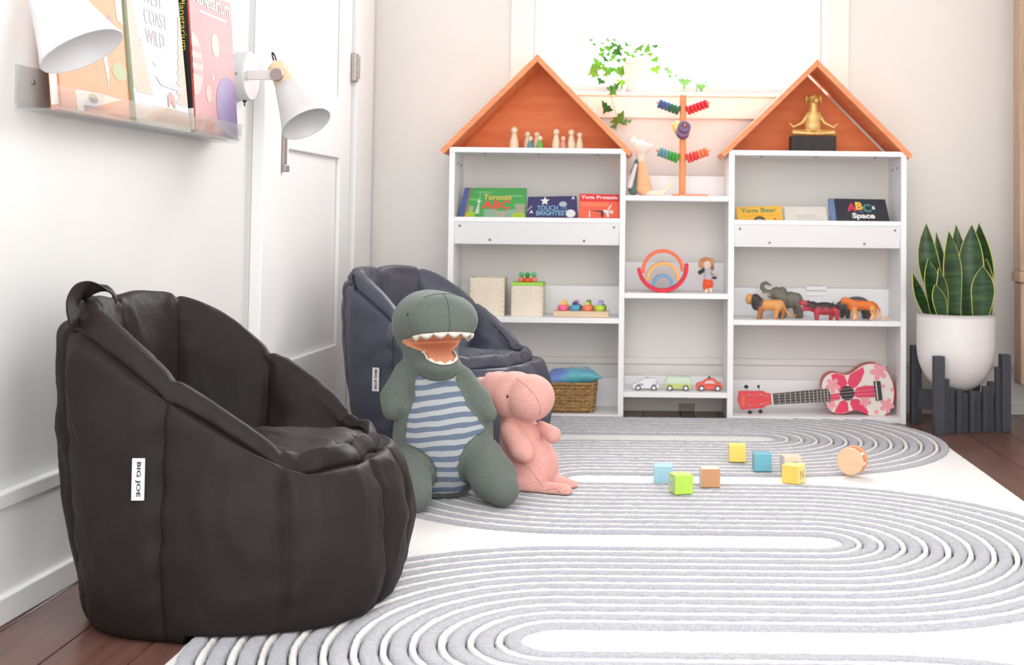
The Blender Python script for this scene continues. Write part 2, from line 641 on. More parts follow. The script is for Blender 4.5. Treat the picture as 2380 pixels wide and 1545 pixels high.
# window
wn = thing('window_1', 'bright window with pale casing in the back wall', None, ((wx0 + wx1) / 2, YB, wz0))
struct(wn)
for nm, a, b in (('casing', (wx0 - 0.075, wz0 - 0.012), (wx0 - 0.004, wz1)), ('casing', (wx1 + 0.004, wz0 - 0.012), (wx1 + 0.085, wz1))):
    wbox(nm, M['casing'], wn, (a[0], YB - 0.02, a[1]), (b[0], YB, b[1]), bevel=0.003)
za = PX(1570, 276, YB).z
wbox('sill', M['casing'], wn, (wx0 - 0.09, YB - 0.029, wz0 - 0.014), (wx1 + 0.1, YB + 0.1, wz0), bevel=0.004)
wbox('apron', M['casing'], wn, (wx0 - 0.075, YB - 0.02, za), (wx1 + 0.085, YB, wz0 - 0.014), bevel=0.003)
yg = YB + 0.085
for nm, a, b in (('sash', (wx0, wz0), (PX(1294, 100, yg).x, wz1)), ('sash', (PX(1846, 100, yg).x, wz0), (wx1, wz1)),
                 ('sash', (wx0, wz0), (wx1, wz0 + 0.035)), ('mullion', (PX(1617, 100, yg).x, wz0), (PX(1622, 100, yg).x, wz1))):
    wbox(nm, M['trim'], wn, (a[0], yg, a[1]), (b[0], yg + 0.03, b[1]), bevel=0.003)
wbox('pane', M['glass'], wn, (wx0, yg + 0.012, wz0), (wx1, yg + 0.016, wz1))

# door in the left wall
dr = thing('door_1', 'white panelled door in the left wall', None, WL(3.85, 0, 0))
struct(dr)
ya, yb_ = WY(627), WY(799)
def dpart(nm, y0, y1, d0, d1, z0, z1, m=M['trim'], bev=0.003, parent=None):
    return wl_box(y0, y1, d0, d1, z0, z1).build(nm, m, parent or dr, world=True, bevel=bev)
dpart('panel', ya, yb_, 0, 0.004, 0.01, 2.05)
dpart('stile', ya, ya + 0.10, 0.004, 0.017, 0.01, 2.05)
dpart('stile', WY(776), yb_, 0.004, 0.017, 0.01, 2.05)
for z0, z1 in ((0.01, 0.27), (0.857, 1.048), (1.9, 2.05)):
    dpart('rail', ya + 0.1, WY(776), 0.004, 0.017, z0, z1)
dpart('casing', WY(582), WY(624), 0, 0.032, 0, 2.12)
dpart('casing', WY(803), WY(842), 0, 0.03, 0, 2.12)
dpart('casing', WY(582), WY(842), 0, 0.03, 2.06, 2.14)
hz = dpart('hinge', WY(797), WY(804), 0.017, 0.034, PX(820, 197, 4.24).z, PX(820, 133, 4.24).z, M['steel'])
for k in (0.25, 0.5, 0.75):
    z0 = PX(820, 197, 4.24).z; z1 = PX(820, 133, 4.24).z
    MB().lathe([(0.008, -0.012), (0.0085, 0.012)], WL(WY(801), 0.034, z0 + (z1 - z0) * k), n=12).build('knuckle', M['steel'], hz, world=True, smooth=False)
hd = dpart('handle', WY(632), WY(640), 0.017, 0.030, PX(657, 388, 3.53).z, PX(657, 280, 3.53).z, M['steel'], 0.002)
dpart('handle_foot', WY(631), WY(641), 0.017, 0.036, PX(657, 402, 3.53).z, PX(657, 386, 3.53).z, M['steel'], 0.002, parent=hd)

# wall outlet behind the shelves
op = thing('wall_outlet', 'pale wall outlet plate low on the back wall under the cars', 'outlet', PX(1595, 948, YB - 0.022))
p = PX(1578, 956, YB - 0.02); q = PX(1614, 939, YB - 0.02)
wbox('plate', paint((176, 166, 158)), op, (p.x, YB - 0.026, p.z), (q.x, YB - 0.0185, q.z), bevel=0.002)
wbox('cover_lip', paint((190, 180, 172)), op, (p.x - 0.002, YB - 0.030, q.z - 0.004), (q.x + 0.002, YB - 0.0185, q.z + 0.002), bevel=0.001)

# ================================================================== RUG
RX0, RX1, RY0, RY1 = -0.69, 0.937, 1.35, 4.262
GAP, TB = 0.11, 0.512
PER = GAP + TB
XCR, XCL = 0.37, -0.116
YA = 3.868
rug = thing('rug', 'large ivory rug with carved grey curving stripes under the toys', 'rug', ((RX0 + RX1) / 2, (RY0 + RY1) / 2, 0))
nb = MB()
NX, NY = 176, 316
def in_band(x, y):
    if x > XCR or (x > XCL and True) or y > YA:
        k = round((YA - y) / (2 * PER))
        d = math.hypot(max(0.0, x - XCR), y - (YA - 2 * PER * max(k, 0)))
    else:
        k = round((YA - PER - y) / (2 * PER))
        d = math.hypot(x - XCL, y - (YA - PER - 2 * PER * max(k, 0)))
    return GAP / 2 + 0.008 < d < GAP / 2 + TB - 0.012
def rug_x1(y):          # the far corner of the rug follows the outer stripe
    return RX1 if y <= YA else XCR + math.sqrt((GAP / 2 + TB) ** 2 - (y - YA) ** 2)
Pg = []
for i in range(NX + 1):
    row = []
    for j in range(NY + 1):
        yy = RY0 + (RY1 - RY0) * j / NY
        xx = RX0 + (rug_x1(yy) - RX0) * i / NX
        e = 1 if 0 < i < NX and 0 < j < NY else 0
        zz = 0.0045 if in_band(xx, yy) else 0.0115 + 0.0009 * mnoise.noise((xx * 60, yy * 60, 0))
        xx += 0.002 * mnoise.noise((yy * 30, xx * 7, 1)) * (1 - e)
        row.append((xx, yy, zz if e else 0.004))
    Pg.append(row)
nb.grid(Pg)
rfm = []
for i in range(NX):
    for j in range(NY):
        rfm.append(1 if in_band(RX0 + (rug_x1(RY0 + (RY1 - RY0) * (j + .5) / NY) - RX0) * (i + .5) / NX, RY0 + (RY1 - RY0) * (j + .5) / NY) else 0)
nv = len(nb.v)
ring = [(i * (NY + 1)) for i in range(NX + 1)] + [NX * (NY + 1) + j for j in range(1, NY + 1)] + \
       [i * (NY + 1) + NY for i in range(NX - 1, -1, -1)] + [j for j in range(NY - 1, 0, -1)]
low = [(nb.v[i].x, nb.v[i].y, 0.0002) for i in ring]
nb.v += [Vector(p) for p in low]
nr = len(ring)
for i in range(nr):
    j = (i + 1) % nr
    nb.f.append((ring[i], ring[j], nv + j, nv + i))
nb.f.append(tuple(range(nv, nv + nr)))
rfm += [0] * (len(nb.f) - len(rfm))
nb.build('pile_base', None, rug, world=True, smooth=True, mats=[M['rug_white'], M['rug_backing_shade']], fm=rfm)

def serp(r):            # the path of a stripe at distance r from the axis of row 0
    pts = []
    step = 0.0075
    xx = RX0 + 0.004
    y = YA + r
    # row 0 upper straight, running right, then a right turn, and so on down the rug
    def line(x0, x1, y):
        n = max(2, int(abs(x1 - x0) / step))
        for k in range(n):
            pts.append((x0 + (x1 - x0) * k / n, y))
    def arc(cx, cy, rr, a0, a1):
        n = max(4, int(abs(a1 - a0) * rr / step))
        for k in range(n):
            a = a0 + (a1 - a0) * k / n
            pts.append((cx + rr * math.cos(a), cy + rr * math.sin(a)))
    line(RX0 + 0.004, XCR, YA + r)
    yc = YA
    rr = r
    for row in range(5):
        if row % 2 == 0:
            arc(XCR, yc, rr, PI / 2, -PI / 2)
            line(XCR, XCL, yc - rr)
        else:
            arc(XCL, yc, rr, PI / 2, 3 * PI / 2)
            line(XCL, XCR, yc - rr)
        yc -= PER
        rr = PER - rr
    return pts
pitch = TB / 11.65
def stripe(r, w, hgt, m, nm):
    pts = serp(r)
    runs, cur = [], []
    for p in pts:
        if RY0 + 0.01 < p[1] < RY1 - 0.003 and RX0 + 0.002 < p[0] < RX1 - 0.002:
            cur.append(p)
        else:
            if len(cur) > 3: runs.append(cur)
            cur = []
    if len(cur) > 3: runs.append(cur)
    prof = [(-0.5, 0.003), (-0.47, 0.011), (-0.36, 0.0145), (-0.15, 0.016), (0.15, 0.016), (0.36, 0.0145), (0.47, 0.011), (0.5, 0.003)]
    mb = MB()
    for rn in runs:
        P = []
        for i, p in enumerate(rn):
            a = rn[max(i - 1, 0)]; b = rn[min(i + 1, len(rn) - 1)]
            t = Vector((b[0] - a[0], b[1] - a[1]))
            t = t.normalized() if t.length > 1e-9 else Vector((1, 0))
            nn = Vector((-t.y, t.x))
            row = []
            for j, (s, z) in enumerate(prof):
                jit = 0.0017 * mnoise.noise((p[0] * 120, p[1] * 120, j * 3.1)) + 0.0016 * mnoise.noise((p[0] * 14, p[1] * 14, j * 0.2 + r * 50))
                q = nn * (s * w + jit)
                zz = z * hgt / 0.016 + (0.0016 * mnoise.noise((p[0] * 70, p[1] * 70, 7 + j)) if 0 < j < len(prof) - 1 else 0)
                row.append((p[0] + q.x, p[1] + q.y, zz))
            P.append(row)
        mb.grid(P)
    mb.build(nm, m, rug, world=True, smooth=True)
for k in range(12):
    stripe(GAP / 2 + pitch * (k + 0.33), pitch * 0.62, 0.0178, M['rug_grey'], 'grey_stripe')
for k in range(11):
    stripe(GAP / 2 + pitch * (k + 0.825), pitch * 0.25, 0.0165, M['rug_white'], 'ivory_ridge')
RUGZ = 0.0190

# ================================================================== HOUSE SHELF
YS = 4.27           # front of the shelves
YK = 4.488          # back of the shelves
sh = thing('house_bookshelf', 'long white toy shelf with two orange gabled house roofs', 'bookshelf', (0.13, (YS + YK) / 2, 0))
def sx(px): return PX(px, 640, YS).x
def sz(py, px=1570): return PX(px, py, YS).z
P1, P2, P3, P4 = (sx(1040), sx(1053)), (sx(1439), sx(1452)), (sx(1692), sx(1706)), (sx(2094), sx(2107))
ZT = (sz(340, 1245) + sz(354, 1895)) / 2       # top of the house boxes
def board(nm, lo, hi, parent=sh, m=M['shelf'], bev=0.0015):
    return wbox(nm, m, parent, lo, hi, bevel=bev)
panels = []
for (a, b) in (P1, P2, P3, P4):
    panels.append(board('side_panel', (a, YS, 0), (b, YK, ZT - 0.0175)))
for (a, b) in ((P1[0], P2[1]), (P3[0], P4[1])):
    board('top_panel', (a, YS - 0.002, ZT - 0.0175), (b, YK, ZT))
TS = 0.0175
ZM = (sz(738, 1245) + sz(745, 1895)) / 2       # middle shelves of the houses
ZL = (sz(503, 1245) + sz(515, 1895)) / 2       # lip of the book bins
ZLb = (sz(567, 1245) + sz(577, 1895)) / 2
ZB = sz(966, 1570)                              # bottom boards
Zc1, Zc2, Zc3 = sz(455), sz(682), sz(912)       # middle column
rail_h = 0.098
for (a, b), pan in (((P1[1], P2[0]), 0), ((P3[1], P4[0]), 3)):
    board('shelf_board', (a, YS, ZM - TS), (b, YK, ZM))
    board('shelf_board', (a, YS, ZB - TS), (b, YK, ZB))
    board('plinth', (a, YS + 0.004, 0), (b, YS + 0.018, ZB - TS))
    # book bin: front lip, tilted face board and floor
    board('bin_lip', (a, YS, ZL - 0.016), (b, YS + 0.016, ZL))
    fb = MB().hexa([(a, YS + 0.002, ZL - 0.016), (b, YS + 0.002, ZL - 0.016), (b, YS + 0.014, ZL - 0.016), (a, YS + 0.014, ZL - 0.016)],
                   [(a, YS + 0.022, ZLb), (b, YS + 0.022, ZLb), (b, YS + 0.034, ZLb), (a, YS + 0.034, ZLb)]).build('bin_front', M['shelf'], sh, world=True, bevel=0.001)
    board('bin_floor', (a, YS + 0.034, ZLb), (b, YK, ZLb + 0.012))
    for z in (ZM, ZB, ZLb + 0.012):
        board('back_rail', (a, YK - 0.014, z), (b, YK, z + rail_h))
    w = b - a
    for fx, dz in ((0.035, 0.014), (0.965, 0.014), (0.215, 0.06), (0.785, 0.06)):
        d = (dz + 0.0) / (ZL - ZLb)
        MB().lathe([(0.0042, 0), (0.0038, -0.0014), (0, -0.002)], (a + w * fx, YS + 0.003 + 0.02 * d - 0.0008, ZL - 0.016 - dz), axis=(0, 1, 0.2), n=12).build('screw_cap', M['metal_dot'], fb, world=True)
    for fx in (0.17, 0.5, 0.86):
        MB().lathe([(0.005, 0), (0.004, 0.003), (0, 0.0032)], (a + w * fx, YS + 0.05, ZT - TS), axis=(0, 0, -1), n=12).build('screw_cap', M['metal_dot'], sh, world=True)
    fx_ = a if pan == 0 else b
    for yy in (YS + 0.06, YS + 0.14):
        MB().lathe([(0.005, 0), (0.004, 0.003), (0, 0.0032)], (fx_, yy, ZT - TS - 0.035 - (yy - YS) * 0.02), axis=(1 if pan == 0 else -1, 0, 0), n=12).build('screw_cap', M['metal_dot'], panels[pan], world=True)
a, b = P2[1], P3[0]
for z in (Zc1, Zc2, Zc3):
    board('shelf_board', (a, YS, z - TS), (b, YK, z))
for z, hh in ((Zc1, 0.075), (Zc2, 0.098), (Zc3, 0.03)):
    board('back_rail', (a, YK - 0.014, z), (b, YK, z + hh))
p = PX(1871, 673, YK); q = PX(1918, 665, YK)
brk = wbox('wall_bracket', M['shelf'], sh, (p.x, YK - 0.03, p.z), (q.x, YK - 0.014, q.z), bevel=0.001)
wbox('bracket_plate', M['shelf'], brk, (p.x, YK - 0.018, p.z - 0.02), (q.x, YK - 0.014, p.z), bevel=0.0005)

def roof(apx, apy, lx, ly, rx_, ry, gap):
    A = PX(apx, apy, YS - 0.004)
    Lp = PX(lx, ly, YS - 0.004)
    Rp = PX(rx_, ry, YS - 0.004)
    zz = (Lp.z + Rp.z) / 2
    hw = (Rp.x - Lp.x) / 2
    A = Vector(((Lp.x + Rp.x) / 2, 0, A.z))
    th = 0.0185
    y0, y1 = YS - 0.004, YK
    rise = A.z - zz
    L = math.hypot(hw, rise)
    for s in (-1, 1):
        d = Vector((s * hw / L, 0, -rise / L))          # down the slope
        n = Vector((-s * rise / L, 0, -hw / L))         # inwards
        E = A + d * L
        pts = [A, E, E + n * th, A + Vector((0, 0, -th * L / hw))]
        MB().prism([(p.x, y0, p.z) for p in pts], (0, y1 - y0, 0)).build('roof_panel', M['roof'], sh, world=True, bevel=0.0012)
    # back board inside the gable
    ih = th * L / hw
    slope = hw / rise
    top = A.z - ih
    hb = (top - ZT) * slope
    g = gap
    tri = [(A.x - hb + 0.001, ZT), (A.x + hb - g * 1.5, ZT), (A.x - g * 0.7, top - g * 0.55)]
    MB().prism([(x, y1 - 0.014, z) for x, z in tri], (0, 0.012, 0)).build('gable_back', M['roof_back'], sh, world=True)
roof(1247, 125, 1022, 349, 1470, 353, 0.0)
roof(1892, 137, 1675, 355, 2122, 361, 0.010)

# ------------------------------------------------------------------ peg dolls on the left house
def doll(px, topy, Y, bodyc, name, label, r=1.0, facec=(244, 222, 196)):
    s = F / Y
    X = PX(px, 325, Y).x
    hgt = PX(px, topy, Y).z - ZT
    t = thing(name, label, 'peg doll', (X, Y, ZT), 'wooden peg dolls under the left roof')
    hr = hgt * 0.165 * r
    bh = hgt - 1.75 * hr
    prof = [(0.0, 0), (hr * 1.22, 0), (hr * 1.28, bh * 0.06), (hr * 1.25, bh * 0.35), (hr * 1.0, bh * 0.65), (hr * 0.72, bh * 0.9), (hr * 0.5, bh), (0, bh)]
    MB().lathe(prof, n=24).build('body', paint(bodyc), t, smooth=True)
    MB().ellip((0, 0, hgt - hr), (hr * 0.97, hr * 0.97, hr), 20, 12).build('head', paint(facec), t, smooth=True)
W0 = (246, 226, 196)
doll(1195, 294, 4.36, W0, 'peg_doll', 'tallest plain wooden peg doll, standing apart at one end of the row')
doll(1226, 305, 4.39, W0, 'peg_doll', 'plain wooden peg doll just behind the small teal-bodied doll')
doll(1233, 316, 4.345, (104, 150, 156), 'peg_doll', 'small peg doll with a painted teal body', 1.2)
doll(1248, 306, 4.39, W0, 'peg_doll', 'plain wooden peg doll just behind the small green-bodied doll')
doll(1255, 315, 4.345, (122, 186, 92), 'peg_doll', 'small peg doll with a painted green body', 1.2)
doll(1293, 299, 4.36, W0, 'peg_doll', 'tall plain peg doll beside the small pink-bodied doll')
doll(1309, 316, 4.345, (232, 166, 146), 'peg_doll', 'small peg doll with a painted pink body', 1.1, (248, 214, 188))
doll(1328, 300, 4.36, W0, 'peg_doll', 'tall stout plain peg doll next to the shorter end doll', 1.0)
doll(1347.5, 307, 4.36, W0, 'peg_doll', 'shorter plain peg doll ending the row by the roof eave')

# ------------------------------------------------------------------ yoga dog statue
YD = 4.345
zb = ZT
bk = thing('display_block', 'black rectangular block under the golden dog statue', 'block', (PX(1890, 332, YD).x, YD, zb))
p0 = PX(1839, 318, YD - 0.03); p1 = PX(1944, 318, YD - 0.03)
hb = PX(1890, 317, YD).z - zb
wbox('body', mat('block_charcoal', (58, 54, 52), 0.75, var=(60, 0.2)), bk, (p0.x, YD - 0.03, zb), (p1.x, YD + 0.035, zb + hb), bevel=0.002)
st = thing('dog_statue', 'golden meditating dog statue sitting cross-legged on a black block', 'statue', (PX(1890, 317, YD).x, YD, zb + hb))
gs = 10.3 * F / YD
def g(cx, cy, y=0.0):
    return ((cx - 920) / gs, y, (1190 - cy) / gs)
gold = (226, 184, 112)
gold2 = (196, 144, 78)
pr = [('e', g(910, 930), (200 / gs, 0.018, 210 / gs), gold), ('e', g(920, 730), (190 / gs, 0.016, 170 / gs), gold), ('c', g(920, 600), g(920, 430), 0.0165, 0.0145, gold),
      ('e', g(928, 275), (150 / gs, 0.016, 125 / gs), gold2), ('c', g(960, 330, -0.008), g(965, 340, -0.02), 80 / gs, 66 / gs, gold)]
for s in (-1, 1):
    ex = lambda v: 920 + s * (v - 920)
    pr += [('c', g(ex(1040), 640), g(ex(1180), 850), 0.0082, 0.0055, gold), ('c', g(ex(1180), 860), g(ex(1400), 970, -0.006), 0.0055, 0.0042, gold),
           ('c', g(ex(1400), 970, -0.006), g(ex(1500), 885, -0.008), 0.0040, 0.0028, gold),
           ('c', g(ex(1000), 1090), g(ex(1390), 1100, -0.012), 0.011, 0.0095, gold), ('c', g(ex(1390), 1105, -0.012), g(ex(960), 1130, -0.02), 0.009, 0.0065, gold),
           ('e', g(ex(1095), 290), (46 / gs, 0.009, 125 / gs), gold2)]
mg = attr_mat('statue_gold', 0.35, bump=(300, 0.2, 0.001), metal=0.35)
blob('body', pr, 0.0035, 0.0011, mg, st)
MB().ellip(g(968, 300, -0.0225), (0.0022, 0.0012, 0.0016), 10, 6).build('nose', paint((120, 80, 40)), st)

# ------------------------------------------------------------------ books in the shelf bins
def qbook(name, label, TL, TR, BR, BL, Yt, Yb, th, cover, spine=None, pages=(236, 230, 218), group=None, dark=None):
    a = [PX(*TL, Yt), PX(*TR, Yt), PX(*BR, Yb), PX(*BL, Yb)]
    base = (a[2] + a[3]) / 2
    t = thing(name, label, 'book', base, group)
    fn = quad_fn(*a)
    n = fn.n
    c = 0.0022
    mc = paint(cover, 0.5)
    MB().prism([fn(0, 1), fn(1, 1), fn(1, 0), fn(0, 0)], -n * c).build('front_cover', mc, t, world=True, bevel=0.0006, seg=1)
    MB().prism([fn(0, 1, -th + c), fn(1, 1, -th + c), fn(1, 0, -th + c), fn(0, 0, -th + c)], -n * c).build('back_cover', mc, t, world=True)
    MB().prism([fn(0.012, .99, -c), fn(.985, .985, -c), fn(.985, 0.01, -c), fn(0.012, 0.01, -c)], -n * (th - 2 * c)).build('pages', paint(pages, 0.8), t, world=True)
    MB().prism([fn(-0.004, 1), fn(0.012, 1), fn(0.012, 0), fn(-0.004, 0)], -n * th).build('spine', paint(spine or cover, 0.4), t, world=True)
    return t, fn
G1 = 'picture books in the left shelf bin'
bt, fn = qbook('board_book', 'green picture book titled Toronto ABC with a blue spine strip', (1081, 436), (1224, 437), (1220, 524), (1061, 522), 4.375, 4.315, 0.016, (72, 164, 84), (78, 98, 158), group=G1)
poly_on(fn, [(0, 0), (0.085, 0), (0.085, 1), (0, 1)], paint((78, 98, 160)), bt, 'spine_strip')
poly_on(fn, [(0.085, 0), (0.1, 0), (0.1, 1), (0.085, 1)], paint((214, 84, 60)), bt, 'stripe', 0.0007)
for cx, cy, rx in ((0.32, 0.88, 0.16), (0.83, 0.78, 0.14), (0.9, 0.55, 0.1), (0.2, 0.68, 0.1)):
    poly_on(fn, ngon(cx, cy, rx, 0.028), paint((116, 186, 116)), bt, 'cloud')
for x0, x1, v1, c in ((0.13, 0.20, 0.50, (176, 168, 148)), (0.37, 0.56, 0.42, (140, 176, 146)), (0.56, 0.7, 0.38, (176, 170, 148)), (0.7, 0.86, 0.42, (138, 174, 146)), (0.84, 0.98, 0.55, (172, 160, 144))):
    poly_on(fn, [(x0, 0), (x1, 0), (x1, v1), (x0, v1)], paint(c), bt, 'building', 0.0006)
for x0, x1, v1 in ((0.1, 0.24, 0.38), (0.8, 1.0, 0.35)):
    poly_on(fn, [(x0, 0), (x1, 0), (x1, v1 * 0.8), ((x0 + x1) / 2, v1), (x0, v1 * 0.85)], paint((170, 200, 50)), bt, 'bush', 0.0008)
poly_on(fn, [(0.235, 0.3), (0.30, 0.3), (0.277, 0.62), (0.27, 0.9), (0.262, 0.62)], paint((190, 216, 190)), bt, 'tower', 0.0009)
poly_on(fn, ngon(0.269, 0.625, 0.032, 0.03), paint((214, 228, 208)), bt, 'tower_pod', 0.001)
text_on(fn, 'Toronto', (0.33, 0.67, 0.77, 0.82), paint((240, 190, 86)), bt, bold=0.02)
text_on(fn, 'ABC', (0.32, 0.43, 0.76, 0.65), paint((232, 74, 58)), bt, bold=0.03)
bt, fn = qbook('board_book', 'navy starry board book titled Touch the Brightest', (1228, 457), (1340, 455), (1342, 526), (1221, 526), 4.365, 4.315, 0.018, (58, 54, 102), group=G1)
text_on(fn, 'TOUCH', (0.20, 0.53, 0.62, 0.69), paint((128, 182, 214)), bt, bold=0.02)
text_on(fn, 'THE', (0.66, 0.55, 0.80, 0.67), paint((96, 138, 180)), bt, bold=0.02)
text_on(fn, 'BRIGHTEST', (0.19, 0.36, 0.82, 0.52), paint((136, 190, 220)), bt, bold=0.02)
poly_on(fn, star(0.35, 0.84, 0.16, 0.07, 5, 0.62), paint((240, 238, 236)), bt, 'star')
for cx, cy in ((0.09, 0.48), (0.93, 0.93)):
    poly_on(fn, star(cx, cy, 0.08, 0.03, 3, 0.6), paint((232, 230, 236)), bt, 'star')
poly_on(fn, ngon(0.72, 0.73, 0.08, 0.09), paint((186, 190, 208)), bt, 'moon')
poly_on(fn, ngon(0.87, 0.42, 0.10, 0.13), paint((234, 230, 236)), bt, 'moon')
poly_on(fn, [(0.0, 0.5), (0.1, 0.68), (0.09, 0.69), (0.0, 0.53)], paint((220, 220, 232)), bt, 'comet')
bt, fn = qbook('card_box', 'red and orange box titled Yoga Pretzels', (1347, 450), (1439, 452), (1440, 528), (1345, 528), 4.345, 4.315, 0.03, (246, 98, 66), group=G1)
poly_on(fn, [(0, 0.78), (1, 0.78), (1, 1), (0, 1)], paint((232, 36, 44)), bt, 'title_band')
text_on(fn, 'Yoga Pretzels', (0.04, 0.82, 0.96, 0.95), paint((252, 240, 236)), bt, bold=0.02, off=0.001)
for v in (0.64, 0.70):
    poly_on(fn, [(0.05, v), (0.75, v), (0.75, v + 0.035), (0.05, v + 0.035)], paint((250, 140, 96)), bt, 'small_print')
poly_on(fn, [(0.28, 0.5), (0.62, 0.5), (0.6, 0.3), (0.55, 0.3), (0.54, 0.45), (0.28, 0.52)], paint((48, 40, 44)), bt, 'figure_legs', 0.0009)
poly_on(fn, [(0.6, 0.52), (0.74, 0.52), (0.82, 0.68), (0.8, 0.69), (0.72, 0.57), (0.74, 0.3), (0.7, 0.3), (0.66, 0.44), (0.6, 0.45)], paint((238, 232, 228)), bt, 'figure_body', 0.001)
poly_on(fn, ngon(0.80, 0.46, 0.05, 0.055), paint((236, 222, 214)), bt, 'figure_head', 0.001)
poly_on(fn, [(0.24, 0.3), (0.28, 0.3), (0.27, 0.5), (0.25, 0.5)], paint((238, 232, 228)), bt, 'figure_foot', 0.001)
G2 = 'picture books in the right shelf bin'
bt, fn = qbook('board_book', 'yellow board book titled Yoga Bear', (1711, 481), (1816, 478), (1823, 536), (1716, 536), 4.36, 4.315, 0.014, (248, 192, 66), group=G2)
text_on(fn, 'Yoga Bear', (0.09, 0.69, 0.88, 0.93), paint((96, 146, 118)), bt, bold=0.02)
poly_on(fn, [(0.1, 0.6), (0.9, 0.63), (0.9, 0.66), (0.1, 0.63)], paint((240, 170, 50)), bt, 'small_print')
poly_on(fn, ngon(0.49, 0.35, 0.14, 0.24), paint((74, 62, 46)), bt, 'figure')
poly_on(fn, ngon(0.49, 0.34, 0.11, 0.18), paint((150, 140, 116)), bt, 'figure_face', 0.0008)
poly_on(fn, star(0.83, 0.47, 0.06, 0.03, 4, 0.7), paint((236, 90, 60)), bt, 'flower')
bt, fn = qbook('board_book', 'plain off-white book lettered PRESS between the yellow and black books', (1822, 480), (1920, 480), (1928, 536), (1826, 536), 4.37, 4.318, 0.012, (232, 227, 218), group=G2)
text_on(fn, 'PRESS', (0.30, 0.52, 0.74, 0.66), paint((206, 202, 192)), bt)
bt, fn = qbook('board_book', 'black board book titled ABCs of Space with denim blue spine', (1926, 461), (2057, 463), (2074, 540), (1935, 538), 4.365, 4.31, 0.017, (40, 42, 54), (110, 140, 188), group=G2)
poly_on(fn, [(0, 0), (0.09, 0), (0.09, 1), (0, 1)], mat('denim_print', (122, 152, 198), 0.6, var=(260, 0.3)), bt, 'spine_strip')
text_on(fn, 'A', (0.30, 0.62, 0.46, 0.86), paint((228, 48, 86)), bt, bold=0.05)
text_on(fn, 'B', (0.45, 0.66, 0.575, 0.90), paint((246, 188, 76)), bt, bold=0.05, off=0.0011)
text_on(fn, 'C', (0.575, 0.60, 0.72, 0.84), paint((74, 142, 146)), bt, bold=0.03)
text_on(fn, 's', (0.735, 0.68, 0.79, 0.78), paint((240, 240, 244)), bt, bold=0.03)
text_on(fn, 'of', (0.50, 0.575, 0.57, 0.645), paint((96, 130, 150)), bt, bold=0.02, off=0.0012)
text_on(fn, 'Space', (0.37, 0.36, 0.76, 0.57), paint((246, 240, 238)), bt, bold=0.04)

# ------------------------------------------------------------------ ring tree on the middle column
YT = 4.36
tx = PX(1586, 400, YT).x
rt = thing('ring_tree', 'orange wooden peg tree holding coloured stacking rings', 'stacking toy', (tx, YT, Zc1))
wbox('base_bar', M['roof'], rt, (PX(1561, 448, YT).x, YT - 0.012, Zc1), (PX(1646, 448, YT).x, YT + 0.012, Zc1 + 0.008), bevel=0.002)
wbox('base_bar', M['roof'], rt, (tx - 0.012, YT - 0.05, Zc1), (tx + 0.012, YT + 0.05, Zc1 + 0.0075), bevel=0.002)
MB().lathe([(0.0, 0.008), (0.0112, 0.008), (0.0112, PX(1586, 221, YT).z - Zc1), (0, PX(1586, 221, YT).z - Zc1 + 0.0005)], (tx, YT, Zc1), n=24).build('post', M['roof'], rt, world=True, bevel=0.001)
def ring_set(p0, p1, cols, ro, tip=True, y0=0.0, y1=0.0):
    a = PX(*p0, YT + y0); b = PX(*p1, YT + y1)
    d = (b - a).normalized()
    L = (b - a).length
    pg = MB().tube([a - d * 0.012, b + d * 0.008], 0.0032, 10).build('peg', M['roof'], rt, world=True, smooth=True)
    n = len(cols)
    th = L / n
    for k, c in enumerate(cols):
        prof = [(0.006, 0.0003)]
        for q in range(9):
            t = PI * q / 8
            prof.append((ro - th * 0.42 + th * 0.42 * math.sin(t), th * 0.5 - th * 0.48 * math.cos(t)))
        prof += [(0.006, th - 0.0003), (0.006, 0.0003)]
        MB().lathe(prof, a + d * (th * k), d, 26, cap=False).build('ring', paint(c, 0.45), pg, world=True, smooth=True)
DG, BL_, RD, TL_, GR_, OR_ = (28, 112, 74), (72, 98, 156), (232, 52, 66), (100, 156, 160), (56, 168, 60), (248, 132, 92)
ring_set((1579, 257), (1530, 239), [DG] * 3 + [BL_] * 3, 0.0175)
ring_set((1596, 257), (1645, 239), [RD] * 6, 0.0175)
ring_set((1577, 369), (1530, 351), [GR_] * 3 + [TL_] * 3, 0.0175)
ring_set((1596, 369), (1645, 351), [(240, 76, 72)] * 3 + [OR_] * 3, 0.0175)
ring_set((1586, 312), (1591, 293), [(122, 78, 120)] * 2 + [(168, 134, 178)] * 2 + [(116, 92, 132)] * 2, 0.0225, y0=-0.012, y1=-0.062)
ring_set((1580, 306), (1574, 290), [(238, 214, 130)] * 3, 0.0195, y0=0.012, y1=0.05)

# ------------------------------------------------------------------ seated mouse plush on the middle column
fab = attr_mat('plush_fabric', 0.95, 0.25, bump=(700, 0.25, 0.0008))
YM = 4.335
ms = 7.933 * F / YM
mo = thing('mouse_plush', 'white-faced mouse soft toy in a peach striped jumper beside the ring tree', 'soft toy', (PX(1492, 450, YM).x, YM, Zc1))
def g(cx, cy, y=0.0):
    return ((cx - 571) / ms, y, (1200 - cy) / ms)
WH, PK = (240, 224, 212), (246, 226, 216)
pr = [('e', g(540, 330), (122 / ms, 0.016, 165 / ms), WH), ('c', g(560, 320, -0.002), g(770, 290, -0.004), 140 / ms, 26 / ms, WH),
      ('c', g(540, 380), g(540, 540), 105 / ms, 72 / ms, WH),
      ('c', g(555, 600), g(610, 1060), 72 / ms, 150 / ms, (250, 176, 128)),
      ('c', g(640, 1150, -0.012), g(930, 1155, -0.02), 44 / ms, 52 / ms, (240, 226, 206)), ('c', g(930, 1155, -0.02), g(1180, 915, -0.022), 52 / ms, 26 / ms, (238, 224, 204))]
